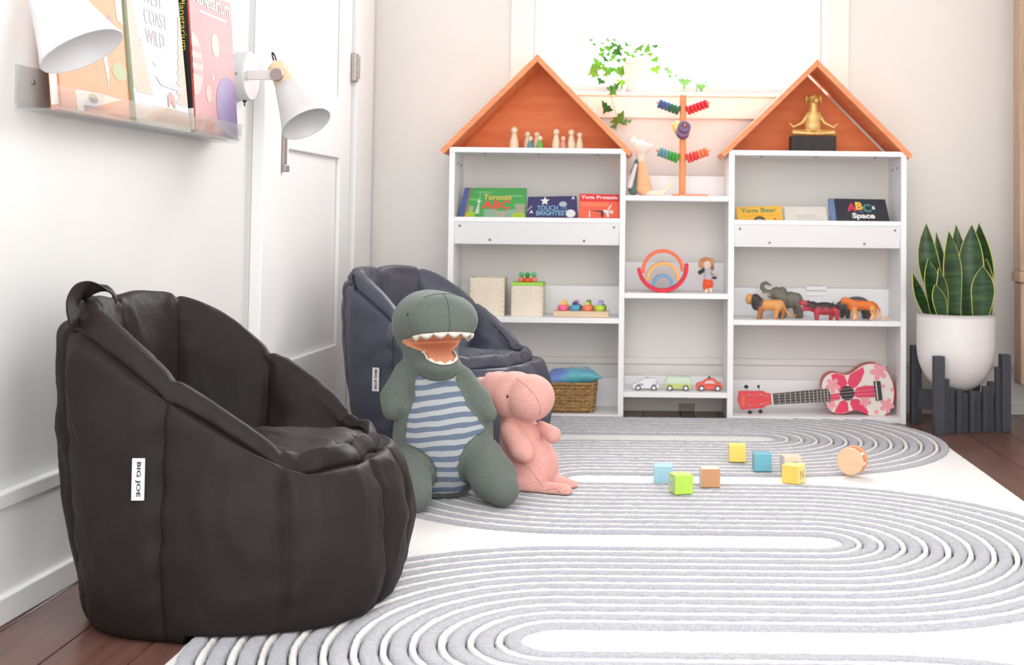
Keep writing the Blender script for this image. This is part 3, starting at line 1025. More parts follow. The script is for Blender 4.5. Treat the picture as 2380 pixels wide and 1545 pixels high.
def pf(V, C):
    body = np.abs(C - np.array(lin((250, 176, 128)))).sum(1) < 0.12
    st = (np.sin(V[:, 2] * 2 * PI / 0.0068) > 0.55) & body
    C[st] = lin((252, 208, 168))
    return C
blob('body', pr, 0.004, 0.0016, fab, mo, paintfn=pf)
blob('cape', [('c', g(470, 560, -0.004), g(420, 760, 0.002), 40 / ms, 62 / ms, (92, 116, 110)), ('c', g(420, 760, 0.002), g(410, 1090, 0.004), 62 / ms, 95 / ms, (96, 124, 118))], 0.004, 0.0016, fab, mo)
blob('arm', [('c', g(450, 640, -0.016), g(345, 1020, -0.018), 34 / ms, 52 / ms, (228, 216, 212))], 0.003, 0.0016, fab, mo)
for cy, dx, yy in ((185, 390, -0.004), (160, 430, 0.012)):
    MB().ellip(g(dx, cy, yy), (45 / ms, 0.0025, 62 / ms), 14, 8).build('ear', paint((246, 236, 230), 0.9), mo, smooth=True)
MB().ellip(g(790, 283, -0.004), (0.0022, 0.002, 0.0018), 10, 6).build('nose', paint((70, 66, 64)), mo)
MB().ellip(g(545, 283, -0.0128), (0.0011, 0.0008, 0.0014), 8, 6).build('eye', paint((120, 110, 104)), mo)

# ------------------------------------------------------------------ rainbow arches and doll
YR = 4.325
rs = 9.917 * F / YR
rx0 = PX(1460 + 800 / 9.917, 620, YR).x
def arch(name, label, cx, cyv, ro, ri, a0, a1, c, dy):
    ox = (cx - 800) / rs
    oz = (1193 - cyv) / rs + Zc2
    ro, ri = ro / rs, ri / rs
    n = 40
    pts = [(ro * math.cos(math.radians(a0 + (a1 - a0) * k / n)), ro * math.sin(math.radians(a0 + (a1 - a0) * k / n))) for k in range(n + 1)]
    pts += [(ri * math.cos(math.radians(a1 + (a0 - a1) * k / n)), ri * math.sin(math.radians(a1 + (a0 - a1) * k / n))) for k in range(n + 1)]
    zmin = min(p[1] for p in pts)
    base = (rx0 + ox, YR + dy, oz + zmin)
    mb = MB()
    m_ = n + 1
    D = 0.042
    vs = []
    for k in range(m_):
        o_ = pts[k]; i_ = pts[2 * m_ - 1 - k]
        vs += [(o_[0], 0, o_[1] - zmin), (i_[0], 0, i_[1] - zmin), (i_[0], D, i_[1] - zmin), (o_[0], D, o_[1] - zmin)]
    fs = []
    for k in range(n):
        for q in range(4):
            fs.append((4 * k + q, 4 * k + (q + 1) % 4, 4 * k + 4 + (q + 1) % 4, 4 * k + 4 + q))
    fs += [(0, 1, 2, 3), (4 * n + 3, 4 * n + 2, 4 * n + 1, 4 * n)]
    mb.add(vs, fs)
    o = mb.build(name, paint(c, 0.55), None, bevel=0.0022)
    o.location = base
    setp(o, label, 'arch block', 'stacking rainbow arches')
arch('rainbow_arch', 'red rainbow arch rocking upside down on the shelf', 798, 602, 594, 508, 184, 368, (232, 40, 66), 0.0)
arch('rainbow_arch', 'orange rainbow arch, the largest upright one, resting inside the red arch', 802, 692, 490, 412, -2, 188, (250, 118, 80), 0.0)
arch('rainbow_arch', 'yellow rainbow arch standing between the orange and blue arches', 808, 880, 388, 312, -5, 187, (252, 186, 110), 0.0)
arch('rainbow_arch', 'small blue rainbow arch, the innermost of the rainbow', 806, 1015, 244, 170, -5, 185, (124, 166, 206), 0.0)

YQ = 4.33
ds = 9.917 * F / YQ
dl = thing('rag_doll', 'small rag doll in striped shirt and orange shorts beside the rainbow', 'doll', (PX(1460 + 1840 / 9.917, 680, YQ).x, YQ, Zc2))
def g(cx, cy, y=0.0):
    return ((cx - 1840) / ds, y, (1210 - cy) / ds)
SK, HR = (226, 200, 180), (206, 150, 110)
pr = [('e', g(1815, 570), (92 / ds, 0.008, 120 / ds), SK), ('c', g(1830, 700), g(1840, 880), 85 / ds, 100 / ds, (206, 198, 208)),
      ('c', g(1780, 760), g(1660, 790, -0.002), 38 / ds, 24 / ds, (216, 196, 184)), ('c', g(1890, 740), g(2040, 800, -0.002), 38 / ds, 22 / ds, (210, 190, 178)),
      ('c', g(1795, 1060), g(1795, 1180, -0.003), 46 / ds, 36 / ds, (238, 218, 196)), ('c', g(1900, 1060), g(1905, 1180, -0.003), 44 / ds, 34 / ds, (236, 216, 194))]
def pf(V, C):
    b = np.abs(C - np.array(lin((206, 198, 208)))).sum(1) < 0.1
    C[(np.sin(V[:, 2] * 2 * PI / 0.0062) > 0.3) & b] = lin((168, 158, 172))
    return C
blob('body', pr, 0.003, 0.0011, fab, dl, paintfn=pf)
blob('hair', [('e', g(1790, 480, 0.004), (150 / ds, 0.009, 90 / ds), (190, 132, 90)), ('e', g(1690, 560, 0.004), (75 / ds, 0.007, 95 / ds), HR), ('e', g(1935, 500, 0.004), (45 / ds, 0.007, 90 / ds), HR), ('e', g(1940, 620, 0.004), (40 / ds, 0.006, 80 / ds), (150, 116, 70))], 0.004, 0.0012, fab, dl, ground=False)
blob('shorts', [('c', g(1835, 940), g(1835, 1000), 108 / ds, 112 / ds, (240, 92, 50)), ('c', g(1780, 1000), g(1775, 1090), 66 / ds, 62 / ds, (240, 92, 50)), ('c', g(1900, 1000), g(1900, 1050), 62 / ds, 58 / ds, (236, 86, 46))], 0.003, 0.0012, fab, dl)
blob('sleeve', [('c', g(1740, 690), g(1650, 740, -0.003), 48 / ds, 50 / ds, (48, 62, 44))], 0.003, 0.0012, fab, dl)
blob('pouch', [('e', g(1985, 862, -0.004), (60 / ds, 0.004, 32 / ds), (64, 48, 54))], 0.003, 0.001, fab, dl)
MB().tube([g(1900, 720, -0.0085), g(1940, 800, -0.009), g(1985, 850, -0.008)], 0.0008, 6).build('strap', paint((80, 62, 62)), dl)

# ------------------------------------------------------------------ toy cars
YV = 4.318
cs_ = 9.917 * F / YV
def car(name, label, cx0, body, wheels, wr, bc, parts):
    t = thing(name, label, 'toy car', (PX(1460 + cx0 / 9.917, 905, YV).x, YV, Zc3), 'toy cars on the bottom middle shelf')
    wy = wheels[0][1] + wr
    g = lambda cx, cy, y=0: ((cx - cx0) / cs_, y, (wy - (cy - (cx - cx0) * 0.018)) / cs_)
    b = MB().prism([g(*p, -0.002) for p in body], (0, 0.034, 0)).build('body', paint(bc, 0.4), t, bevel=0.0022)
    for cx, cy in wheels:
        w = MB().lathe([(0, -0.0035), (wr / cs_ * 0.86, -0.0035), (wr / cs_, -0.0022), (wr / cs_, 0.0035), (0, 0.0035)], (g(cx, 0)[0], -0.0045, wr / cs_), (0, 1, 0), 24).build('wheel', paint((58, 60, 62), 0.6), t)
        MB().lathe([(0, -0.0012), (wr / cs_ * 0.66, -0.0008), (wr / cs_ * 0.66, 0.001), (0, 0.001)], (g(cx, 0)[0], -0.0082, wr / cs_), (0, 1, 0), 20).build('hubcap', paint((226, 226, 234)), w)
        w = MB().lathe([(0, -0.0035), (wr / cs_, -0.003), (wr / cs_, 0.003), (0, 0.0035)], (g(cx, 0)[0], 0.034, wr / cs_), (0, 1, 0), 20).build('wheel', paint((58, 60, 62), 0.6), t)
    for nm, pts, c in parts:
        MB().prism([g(*p, -0.003) for p in pts], (0, 0.003, 0)).build(nm, paint(c, 0.4), b)
    return t, g
t, g = car('toy_car', 'white toy police car with blue patches', 405, [(105, 355), (200, 320), (330, 250), (400, 218), (600, 222), (700, 315), (715, 455), (110, 450)], [(230, 432), (590, 440)], 62, (238, 240, 240),
           [('door_patch', [(215, 340), (345, 335), (350, 385), (240, 375)], (166, 162, 214)), ('rear_patch', [(545, 350), (640, 350), (640, 395), (560, 385)], (176, 186, 210)), ('chevron', [(620, 280), (680, 330), (660, 360), (640, 350), (660, 332)], (150, 84, 120))])
MB().lathe([(0.0035, 0), (0.0032, 0.004), (0.0, 0.005)], g(440, 222, 0.012), n=14).build('roof_light', paint((150, 186, 190)), t)
t, g = car('toy_car', 'pale green two-tone toy van', 1150, [(842, 345), (885, 205), (925, 182), (1420, 205), (1448, 235), (1450, 478), (850, 470)], [(960, 450), (1325, 456)], 64, (212, 230, 206),
           [('lower_panel', [(850, 350), (1440, 370), (1440, 470), (1350, 470), (1250, 465), (1020, 465), (900, 455), (852, 455)], (200, 212, 126))])
for x0, x1 in ((920, 1060), (1090, 1240), (1270, 1400)):
    MB().prism([g(x0, 230, -0.0028), g(x1, 235, -0.0028), g(x1, 320, -0.0028), g(x0, 315, -0.0028)], (0, 0.002, 0)).build('window', paint((222, 240, 214), 0.3), t)
t, g = car('toy_car', 'red toy taxi with a black roof sign', 1865, [(1560, 420), (1600, 352), (1720, 322), (1800, 268), (1880, 242), (1990, 258), (2060, 338), (2150, 362), (2172, 440), (2160, 495), (1580, 490)], [(1690, 462), (2060, 472)], 66, (248, 104, 84),
           [('window', [(1750, 352), (1800, 300), (1880, 290), (1960, 302), (2000, 356)], (226, 214, 218)), ('stripe', [(1770, 378), (1990, 385), (1990, 405), (1770, 398)], (224, 74, 54))])
MB().prism([g(1850, 290, 0.010), g(1915, 290, 0.010), g(1900, 215, 0.010), g(1850, 205, 0.010)], (0, 0.012, 0)).build('roof_sign', paint((70, 48, 40)), t, bevel=0.001)

# ------------------------------------------------------------------ boxes, tray and basket in the left house
def crate(name, label, x0, x1, top, Y, cat='box', lid=None):
    a = PX(x0, 700, Y).x; b = PX(x1, 700, Y).x
    zt = PX((x0 + x1) / 2, top, Y).z
    t = thing(name, label, cat, ((a + b) / 2, Y + 0.05, ZM))
    D = 0.105
    wd = 0.008
    yy = Y
    for nm, lo, hi in (('front_panel', (a, yy, ZM), (b, yy + wd, zt)), ('back_panel', (a, yy + D - wd, ZM), (b, yy + D, zt)),
                       ('side_panel', (a, yy + wd, ZM), (a + wd, yy + D - wd, zt)), ('side_panel', (b - wd, yy + wd, ZM), (b, yy + D - wd, zt)),
                       ('bottom', (a + wd, yy + wd, ZM), (b - wd, yy + D - wd, ZM + 0.006))):
        wbox(nm, M['birch'], t, lo, hi, bevel=0.001)
    n = int((zt - ZM) / 0.017)
    jm = paint((214, 196, 168), 0.7)
    for k in range(n):
        z = ZM + 0.012 + k * 0.017
        for q in (a, b - wd):
            wbox('finger_joint', jm, t, (q + 0.001, yy - 0.0005, z), (q + wd - 0.001, yy + 0.002, z + 0.0045))
    return t, a, b, zt, D
t, a, b, zt, D = crate('wooden_box', 'tall pale wooden box without a lid behind the slate bean bag', 1092, 1172, 646, 4.33)
wbox('sliding_lid', M['birch'], t, (a + 0.006, 4.336, zt - 0.012), (b - 0.006, 4.33 + D - 0.008, zt - 0.007), bevel=0.001)
t, a, b, zt, D = crate('wooden_box', 'pale wooden box with a lime green lid and toy carrots on top', 1188, 1262, 664, 4.32)
ld = wbox('lid', paint((166, 222, 84)), t, (a, 4.32, zt), (b, 4.32 + D, zt + 0.011), bevel=0.002)
for k, (px, dy, c1, c2) in enumerate(((1212, 0.05, (250, 140, 106), (92, 208, 130)), (1226, 0.015, (240, 88, 44), (40, 160, 74)), (1241, 0.05, (250, 140, 106), (92, 208, 130)))):
    X = PX(px, 650, 4.32 + dy).x
    cr = thing('toy_carrot', ['toy carrot planted in the lid nearest the tall box', 'bright orange toy carrot planted in front of the other two', 'toy carrot planted in the lid nearest the peg tray'][k], 'toy carrot', (X, 4.32 + dy, zt + 0.011), 'toy carrots on the lime lid')
    r = 0.0112 if k != 1 else 0.0115
    MB().lathe([(0, 0), (r * 0.9, 0), (r, 0.005), (r * 0.95, 0.012), (r * 0.6, 0.0165), (0, 0.017)], n=20).build('root', paint(c1), cr, smooth=True)
    MB().lathe([(0, 0.0165), (r * 0.35, 0.0165), (r * 0.75, 0.022), (r * 0.8, 0.028), (r * 0.5, 0.032), (0, 0.033)], n=16).build('leaf_top', paint(c2), cr, smooth=True)
YP = 4.305
a = PX(1285, 730, YP).x; b = PX(1415, 730, YP).x
zt = PX(1350, 723, YP).z
tp = wbox('peg_tray', M['pine'], None, (a, YP, ZM), (b, YP + 0.07, zt), bevel=0.003)
me = tp.data
ctr = Vector(((a + b) / 2, YP + 0.035, ZM))
for v in me.vertices: v.co -= ctr
tp.location = ctr
setp(tp, 'pale wooden tray board carrying rounded coloured pieces', 'tray')
pcs = [(1308.5, (250, 112, 150), (250, 204, 104), 'pink'), (1336.5, (92, 168, 196), (40, 56, 110), 'blue'), (1365, (250, 134, 98), (206, 224, 84), 'orange'), (1393.5, (198, 222, 72), (160, 178, 232), 'lime')]
for px, c1, c2, nm in pcs:
    for row, dy in ((0, 0.0155), (1, 0.0538)):
        X = PX(px, 710, YP + 0.017).x + (0.004 if row else 0)
        if row == 0:
            lab = nm + ' rounded toy piece with a coloured cap in the front row of the tray'
            ca, cb = c1, c2
        else:
            lab = 'rounded toy piece half hidden behind the ' + nm + ' one on the tray'
            ca, cb = {'pink': ((250, 190, 90), (250, 204, 104)), 'blue': ((60, 120, 170), (206, 132, 180)), 'orange': ((240, 170, 70), (120, 130, 60)), 'lime': ((110, 150, 60), (178, 150, 196))}[nm]
        pt = thing('stacking_piece', lab, 'toy piece', (X, YP + dy, zt), 'pieces on the wooden tray')
        r = 0.0188
        MB().lathe([(0, 0), (r * 0.7, 0), (r * 0.95, 0.004), (r, 0.010), (r * 0.93, 0.016), (r * 0.6, 0.0205), (0, 0.021)], n=24).build('bead', paint(ca, 0.3), pt, smooth=True)
        h0 = 0.0205
        MB().box((-0.008, -0.008, h0 - 0.001), (0.008, 0.008, h0 + (0.010 if row == 0 else 0.014))).build('cap', paint(cb, 0.4), pt, bevel=0.0015)

YW = 4.30
ba, bb_ = PX(1262, 930, YW).x, PX(1383, 895, YW).x
bk_ = thing('wicker_basket', 'brown woven wicker basket on the lowest left shelf', 'basket', ((ba + bb_) / 2, YW + 0.075, ZB))
zt = PX(1340, 893, YW).z
hgt = zt - ZB
wick = mat('wicker', (196, 152, 96), 0.75, var=(60, 0.35), bump=(200, 0.5, 0.002), stretch=(1, 1, 3))
hw, hd_ = (bb_ - ba) / 2, 0.072
def bpt(u, z, out=0.0):      # u around the rounded-rectangle plan
    f = 0.90 + 0.10 * z / hgt
    a = 2 * PI * u
    n = 5.0
    c, s = math.cos(a), math.sin(a)
    rr = (abs(c) ** n + abs(s) ** n) ** (-1 / n)
    return Vector((rr * c * (hw * f + out), rr * s * (hd_ * f + out), z))
MB().grid([[bpt(k / 40, z, -0.004) for z in (0.002, hgt * 0.5, hgt)] for k in range(41)]).build('lining', paint((110, 76, 44), 0.9), bk_)
MB().prism([bpt(k / 40, 0.001, -0.004) for k in range(40)], (0, 0, 0.003)).build('base', paint((120, 84, 50), 0.9), bk_)
nrow = 8
for r in range(nrow):
    z = 0.0102 + (hgt - 0.0152) * (r + 0.15) / nrow
    for ph in (0, 1):
        pts = []
        for k in range(121):
            u = k / 120
            w = math.sin(2 * PI * u * 17 + ph * PI + (r % 2) * PI * 0.5)
            pts.append(bpt(u, z + 0.0035 * w, 0.0025 * math.cos(2 * PI * u * 17 + ph * PI)))
        MB().tube(pts, 0.0058, 6).build('strand', wick, bk_, smooth=True)
MB().tube([bpt(k / 80, hgt, 0.001 * math.sin(k * 1.3)) for k in range(81)], 0.0055, 8).build('rim', wick, bk_, smooth=True)
for u in (0.125, 0.375, 0.625, 0.875):
    MB().tube([bpt(u, z * hgt / 6, 0.004) for z in range(7)], 0.0045, 6).build('corner_strand', wick, bk_, smooth=True)
cl = thing('play_cloth', 'blue and teal silky cloth heaped on the wicker basket', 'cloth', ((ba + bb_) / 2, YW + 0.075, zt - 0.012))
z0 = zt - 0.012
def g(px, py, y=0.0):
    p = PX(px, py, YW + 0.04)
    return (p.x - (ba + bb_) / 2, y, p.z - z0)
CB, CT = (112, 136, 212), (98, 184, 196)
pr = [('c', g(1285, 885, -0.02), g(1330, 876, -0.02), 0.028, 0.027, CB), ('c', g(1330, 876, -0.01), g(1370, 876, -0.01), 0.029, 0.022, CT),
      ('c', g(1370, 876, -0.01), g(1398, 878, -0.03), 0.018, 0.004, CT), ('c', g(1290, 880, 0.03), g(1360, 874, 0.02), 0.028, 0.026, CT)]
def pf(V, C):
    w = np.clip((V[:, 0] - g(1300, 880)[0]) / 0.035, 0, 1)[:, None]
    w = np.clip(w + 0.25 * np.sin(V[:, [2]] * 90), 0, 1)
    return (1 - w) * np.array(lin(CB)) + w * np.array(lin(CT))
blob('silk', pr, 0.014, 0.0028, attr_mat('silk', 0.4, 0.5, bump=(40, 0.5, 0.004)), cl, paintfn=pf)

# ------------------------------------------------------------------ toy animals
am = attr_mat('toy_vinyl', 0.5, bump=(500, 0.2, 0.0008))
def animal(name, label, prims, Y, foot, cx0, k=14, paintfn=None, extra=None):
    s = 6.611 * F / Y
    X = PX(1720 + cx0 / 6.611, 700, Y).x
    t = thing(name, label, 'toy animal', (X, Y, ZM), 'toy animals on the right middle shelf')
    g = lambda q: ((q[0] - cx0) / s, (q[2] if len(q) > 2 else 0) / s, (foot - q[1]) / s)
    pr = []
    for p in prims:
        if p[0] == 'c':
            pr.append(('c', g(p[1]), g(p[2]), p[3] / s, p[4] / s, p[5]))
        else:
            pr.append(('e', g(p[1]), tuple(v / s for v in p[2]), p[3]))
    fn = (lambda V, C: paintfn(V * s, C)) if paintfn else None
    blob('body', pr, k / s, 0.0013, am, t, paintfn=fn)
    return t, g, s
TAN, MANE, TAN2 = (226, 158, 92), (62, 56, 54), (176, 116, 66)
t, g, s = animal('lion_figurine', 'tan toy lion with a dark mane', [
    ('c', (380, 445), (600, 445), 82, 82, TAN), ('e', (330, 460), (75, 70, 95), (190, 110, 80)), ('c', (235, 365), (255, 460), 88, 72, MANE), ('c', (290, 400), (300, 420), 75, 80, MANE),
    ('e', (150, 350), (62, 58, 72), TAN), ('c', (140, 370), (105, 390), 42, 26, TAN), ('c', (150, 410), (125, 425), 30, 16, TAN2),
    ('c', (310, 500, -32), (290, 640, -32), 42, 24, TAN2), ('c', (330, 500, 36), (325, 640, 36), 42, 24, TAN2), ('c', (280, 648, -32), (262, 650, -32), 18, 16, TAN2),
    ('c', (570, 480, -36), (550, 600, -36), 56, 27, TAN), ('c', (550, 600, -36), (525, 645, -36), 26, 20, TAN), ('c', (655, 480, 36), (670, 600, 36), 54, 27, TAN2), ('c', (670, 600, 36), (640, 645, 36), 26, 20, TAN2),
    ('c', (655, 400), (720, 550), 14, 12, TAN), ('c', (720, 550), (790, 618), 12, 12, TAN), ('c', (790, 618), (850, 600), 14, 22, TAN2)], 4.315, 662, 430)
EL = (116, 112, 102)
t, g, s = animal('elephant_figurine', 'grey toy elephant with its trunk curled up', [
    ('e', (770, 370), (175, 90, 125), EL), ('e', (870, 380), (95, 85, 120), EL), ('e', (560, 265), (100, 70, 90), EL), ('e', (655, 255, -55), (62, 22, 82), (104, 100, 92)), ('e', (655, 255, 55), (62, 22, 82), (104, 100, 92)), ('c', (560, 300), (680, 350), 85, 105, EL),
    ('c', (480, 275), (385, 245), 52, 38, EL), ('c', (385, 245), (338, 190), 36, 31, EL), ('c', (338, 190), (345, 135), 31, 27, EL), ('c', (345, 135), (395, 112), 26, 23, EL), ('c', (395, 112), (465, 148), 22, 15, EL),
    ('c', (450, 300, -28), (335, 275, -34), 16, 9, (214, 190, 168)), ('c', (500, 330), (450, 320), 35, 20, EL),
    ('c', (900, 450, -45), (920, 610, -45), 66, 44, EL), ('c', (870, 450, 45), (885, 610, 45), 66, 44, EL), ('c', (650, 450, -45), (625, 610, -45), 58, 42, EL), ('c', (690, 450, 45), (680, 610, 45), 58, 42, EL)], 4.385, 645, 700)
HP = (186, 66, 74)
def pf(V, C):
    dk = np.clip((V[:, 2] - 165 + 14 * np.sin(V[:, 0] * 0.05)) / 40, 0, 1)[:, None] * np.clip((V[:, 0] + 230) / 60, 0, 1)[:, None]
    return C * (1 - dk) + np.array(lin((62, 44, 48))) * dk
t, g, s = animal('hippo_figurine', 'dark red toy hippo with open mouth and blackish back', [
    ('e', (1300, 510), (215, 88, 100), HP), ('e', (1120, 480), (90, 75, 80), HP), ('c', (1060, 450), (950, 425), 55, 42, HP), ('c', (1060, 500), (965, 528), 45, 26, HP), ('c', (1050, 400, -35), (1048, 388, -35), 14, 10, HP),
    ('c', (1175, 570, -36), (1172, 660, -36), 46, 30, HP), ('c', (1190, 570, 36), (1190, 660, 36), 46, 30, HP), ('c', (1420, 580, 36), (1400, 660, 36), 46, 30, HP), ('c', (1475, 550, -36), (1490, 660, -36), 50, 30, HP), ('c', (1500, 470), (1520, 520), 12, 8, HP)], 4.30, 685, 1220, 12, pf)
MB().ellip(g((948, 478)), (10 / s, 30 / s, 28 / s), 10, 8).build('teeth', paint((240, 232, 224)), t, smooth=True)
RH = (92, 90, 92)
animal('rhino_figurine', 'dark grey toy rhino standing behind the tiger', [
    ('e', (1790, 430), (200, 90, 112), RH), ('e', (1600, 460), (95, 75, 95), RH), ('c', (1560, 460), (1470, 500), 72, 44, RH), ('c', (1455, 480), (1425, 400), 20, 7, RH), ('c', (1500, 455), (1490, 415), 14, 6, RH),
    ('c', (1640, 530, -40), (1650, 620, -40), 52, 34, (84, 76, 72)), ('c', (1590, 540, 40), (1570, 620, 40), 48, 34, (84, 76, 72)), ('c', (1950, 500, -40), (1970, 620, -40), 70, 42, RH), ('c', (1920, 520, 40), (1925, 620, 40), 62, 42, RH)], 4.385, 655, 1760)
TG, TG2 = (242, 126, 52), (248, 178, 112)
def pf(V, C):
    w = np.clip((115 - V[:, 2]) / 60, 0, 1)[:, None]
    C = C * (1 - w * 0.7) + np.array(lin((250, 200, 150))) * w * 0.7
    st = (np.sin(V[:, 0] * 0.16 + 0.8 * np.sin(V[:, 2] * 0.05)) > 0.72) & (V[:, 2] > 120)
    C[st] = C[st] * 0.45
    return C
animal('tiger_figurine', 'orange toy tiger with a curled tail, at the end of the row', [
    ('c', (1730, 445), (2020, 455), 76, 70, TG), ('e', (1730, 460), (80, 66, 85), TG), ('c', (1700, 415), (1625, 385), 62, 52, TG), ('e', (1605, 385), (55, 52, 56), TG), ('c', (1590, 400), (1565, 405), 30, 20, TG2), ('c', (1620, 340, -30), (1618, 335, -30), 14, 12, TG), ('c', (1630, 340, 30), (1628, 335, 30), 14, 12, TG),
    ('c', (1750, 500, -32), (1760, 640, -32), 44, 27, TG2), ('c', (1760, 648, -32), (1738, 655, -32), 26, 22, TG), ('c', (1780, 500, 32), (1790, 640, 32), 44, 27, TG2),
    ('c', (2025, 500, -32), (2040, 600, -32), 56, 26, TG2), ('c', (2040, 600, -32), (2005, 655, -32), 26, 22, TG2), ('c', (2070, 500, 32), (2115, 600, 32), 50, 24, TG2), ('c', (2115, 600, 32), (2100, 655, 32), 24, 22, TG2),
    ('c', (2080, 425), (2145, 510), 15, 13, TG), ('c', (2145, 510), (2165, 620), 13, 12, TG2), ('c', (2165, 620), (2215, 665), 12, 12, TG2), ('c', (2215, 665), (2280, 600), 12, 13, TG2)], 4.30, 682, 1900, 12, pf)

# ------------------------------------------------------------------ ukulele
YU = 4.325
uk = thing('ukulele', 'pink and white flower-patterned ukulele lying in the lowest right bay', 'ukulele', (PX(1900, 965, YU).x, YU + 0.02, ZB))
def U(cx, cy, off=0.0):
    p = PX(1700 + cx / 5.95, 840 + cy / 5.95, YU)
    return Vector((p.x, YU - off + 0.10 * max(0.0, (p.z - ZB)), max(p.z, ZB + 0.0005)))
out = [(1255, 370), (1265, 290), (1300, 220), (1370, 170), (1450, 158), (1540, 180), (1610, 188), (1680, 160), (1750, 110), (1830, 60), (1920, 35), (2010, 35), (2090, 65), (2160, 120), (2210, 200), (2250, 310), (2265, 430), (2255, 540), (2220, 640), (2160, 720), (2090, 765), (2010, 775), (1930, 755), (1860, 720), (1790, 690), (1720, 675), (1650, 690), (1580, 715), (1500, 730), (1430, 715), (1370, 680), (1330, 620), (1300, 560), (1275, 470)]
def smooth_poly(p, n=3):
    q = []
    L = len(p)
    for i in range(L):
        p0, p1, p2, p3 = [Vector(p[(i + k - 1) % L]) for k in range(4)]
        for j in range(n):
            t = j / n
            q.append(tuple(0.5 * ((2 * p1) + (p2 - p0) * t + (2 * p0 - 5 * p1 + 4 * p2 - p3) * t * t + (3 * p1 - p0 - 3 * p2 + p3) * t ** 3)))
    return q
so_ = smooth_poly(out)
MB().prism([U(x, y) for x, y in so_], (0, 0.055, 0)).build('body', paint((206, 84, 80), 0.4), uk, world=True)
MB().prism([U(1300 + (x - 1300) * 0.985, 405 + (y - 405) * 0.975, 0.001) for x, y in so_], (0, 0.002, 0)).build('soundboard', paint((232, 222, 214), 0.35), uk, world=True)
HOT, LP = paint((228, 38, 86), 0.35), paint((238, 152, 164), 0.35)
for pg in ([(1385, 192), (1450, 166), (1540, 190), (1570, 198), (1610, 300), (1570, 400), (1500, 425), (1420, 330)], [(1640, 197), (1700, 155), (1832, 80), (1848, 150), (1800, 270), (1740, 352), (1660, 385), (1610, 300)],
           [(1740, 362), (1860, 332), (1975, 342), (1990, 495), (1760, 502), (1680, 470)], [(1640, 582), (1660, 520), (1760, 520), (1850, 620), (1895, 700), (1882, 736), (1790, 690), (1680, 668)],
           [(1425, 700), (1440, 660), (1500, 562), (1560, 530), (1612, 572), (1622, 690), (1500, 722), (1440, 708)], [(1370, 462), (1505, 432), (1505, 530), (1370, 548)]):
    poly_on(lambda u, v, o: U(u, v, o), pg, HOT, uk, 'petal', 0.0016)
def flower(cx, cy, r, a0=0.3, n=5):
    pts = []
    for k in range(n * 8):
        a = a0 + 2 * PI * k / (n * 8)
        rr = r * (0.42 + 0.58 * abs(math.cos(n * (a - a0) / 2)) ** 0.8)
        pts.append((cx + rr * math.cos(a), cy + rr * math.sin(a)))
    pts = [p for p in pts]
    poly_on(lambda u, v, o: U(u, v, o), pts, LP, uk, 'flower', 0.0019)
for f in ((1405, 335, 108), (2045, 150, 125, 0.6), (2150, 610, 105, 0.1), (1850, 560, 82), (1385, 600, 70), (2105, 345, 32), (2225, 390, 30), (2005, 700, 38), (1915, 560, 22)):
    flower(*f)
poly_on(lambda u, v, o: U(u, v, o), ngon(1605, 440, 100, 100, 32), paint((40, 32, 32)), uk, 'sound_hole', 0.0024)
fb = MB().prism([U(*p, 0.007) for p in ((572, 450), (1340, 376), (1372, 460), (1362, 552), (582, 592))], (0, 0.006, 0)).build('fretboard', paint((56, 54, 46), 0.5), uk, world=True)
MB().prism([U(*p, 0.004) for p in ((560, 455), (1275, 390), (1280, 545), (570, 588))], (0, 0.018, 0)).build('neck', paint((196, 60, 66), 0.4), uk, world=True)
for k in range(1, 13):
    f = (1 - 2 ** (-k / 12.0)) / (1 - 2 ** (-12.6 / 12.0))
    xa = 572 + (1352 - 572) * f
    ya = 450 + (376 - 450) * f; yb2 = 592 + (552 - 592) * f
    MB().prism([U(xa - 4, ya, 0.0082), U(xa + 4, ya, 0.0082), U(xa + 12, yb2, 0.0082), U(xa + 4, yb2, 0.0082)], (0, 0.0015, 0)).build('fret', paint((196, 190, 180), 0.3), fb, world=True)
MB().prism([U(*p, 0.0085) for p in ((546, 448), (570, 446), (582, 595), (560, 596))], (0, 0.008, 0)).build('nut', paint((238, 230, 220)), uk, world=True)
hdst = MB().prism([U(*p, 0.005) for p in ((105, 410), (440, 410), (490, 438), (548, 446), (560, 590), (480, 610), (440, 640), (135, 665), (85, 545))], (0, 0.011, 0)).build('headstock', paint((228, 44, 54), 0.35), uk, world=True, bevel=0.001)
for (cx, cy), (kx, ky) in (((238, 465), (207, 353)), ((402, 462), (378, 350)), ((248, 605), (257, 705)), ((412, 590), (402, 690))):
    MB().lathe([(0.0038, 0), (0.0034, -0.004), (0, -0.0045)], U(cx, cy, 0.005), (0, 1, 0), 14).build('tuning_post', M['steel'], hdst, world=True)
    tp_ = MB().tube([U(cx, cy, 0.0), U(kx, ky, 0.0)], 0.0011, 6).build('tuner_shaft', M['steel'], hdst, world=True)
    p = U(kx, ky, 0.0)
    p.z = max(p.z, ZB + 0.0066)
    MB().ellip(p, (0.0075 if kx < 300 or ky > 600 else 0.0045, 0.0045, 0.0062), 12, 8).build('tuner_knob', M['black'], hdst, world=True, smooth=True)
MB().prism([U(*p, 0.006) for p in ((1970, 276), (2066, 274), (2090, 530), (2000, 545))], (0, 0.006, 0)).build('bridge', M['black'], uk, world=True, bevel=0.001)
MB().prism([U(*p, 0.0072) for p in ((1993, 282), (2006, 282), (2032, 538), (2020, 540))], (0, 0.003, 0)).build('saddle', paint((236, 230, 226)), uk, world=True)
for k in range(4):
    f = (k + 0.5) / 4
    st_ = [U(548 + 12 * f, 446 + 144 * f, 0.0092), U(1300, 395 + 150 * f, 0.0098), U(2000 + 20 * f, 300 + 220 * f, 0.0085)]
    MB().tube(st_, 0.0005, 5).build('string', paint((226, 200, 200)), uk, world=True)
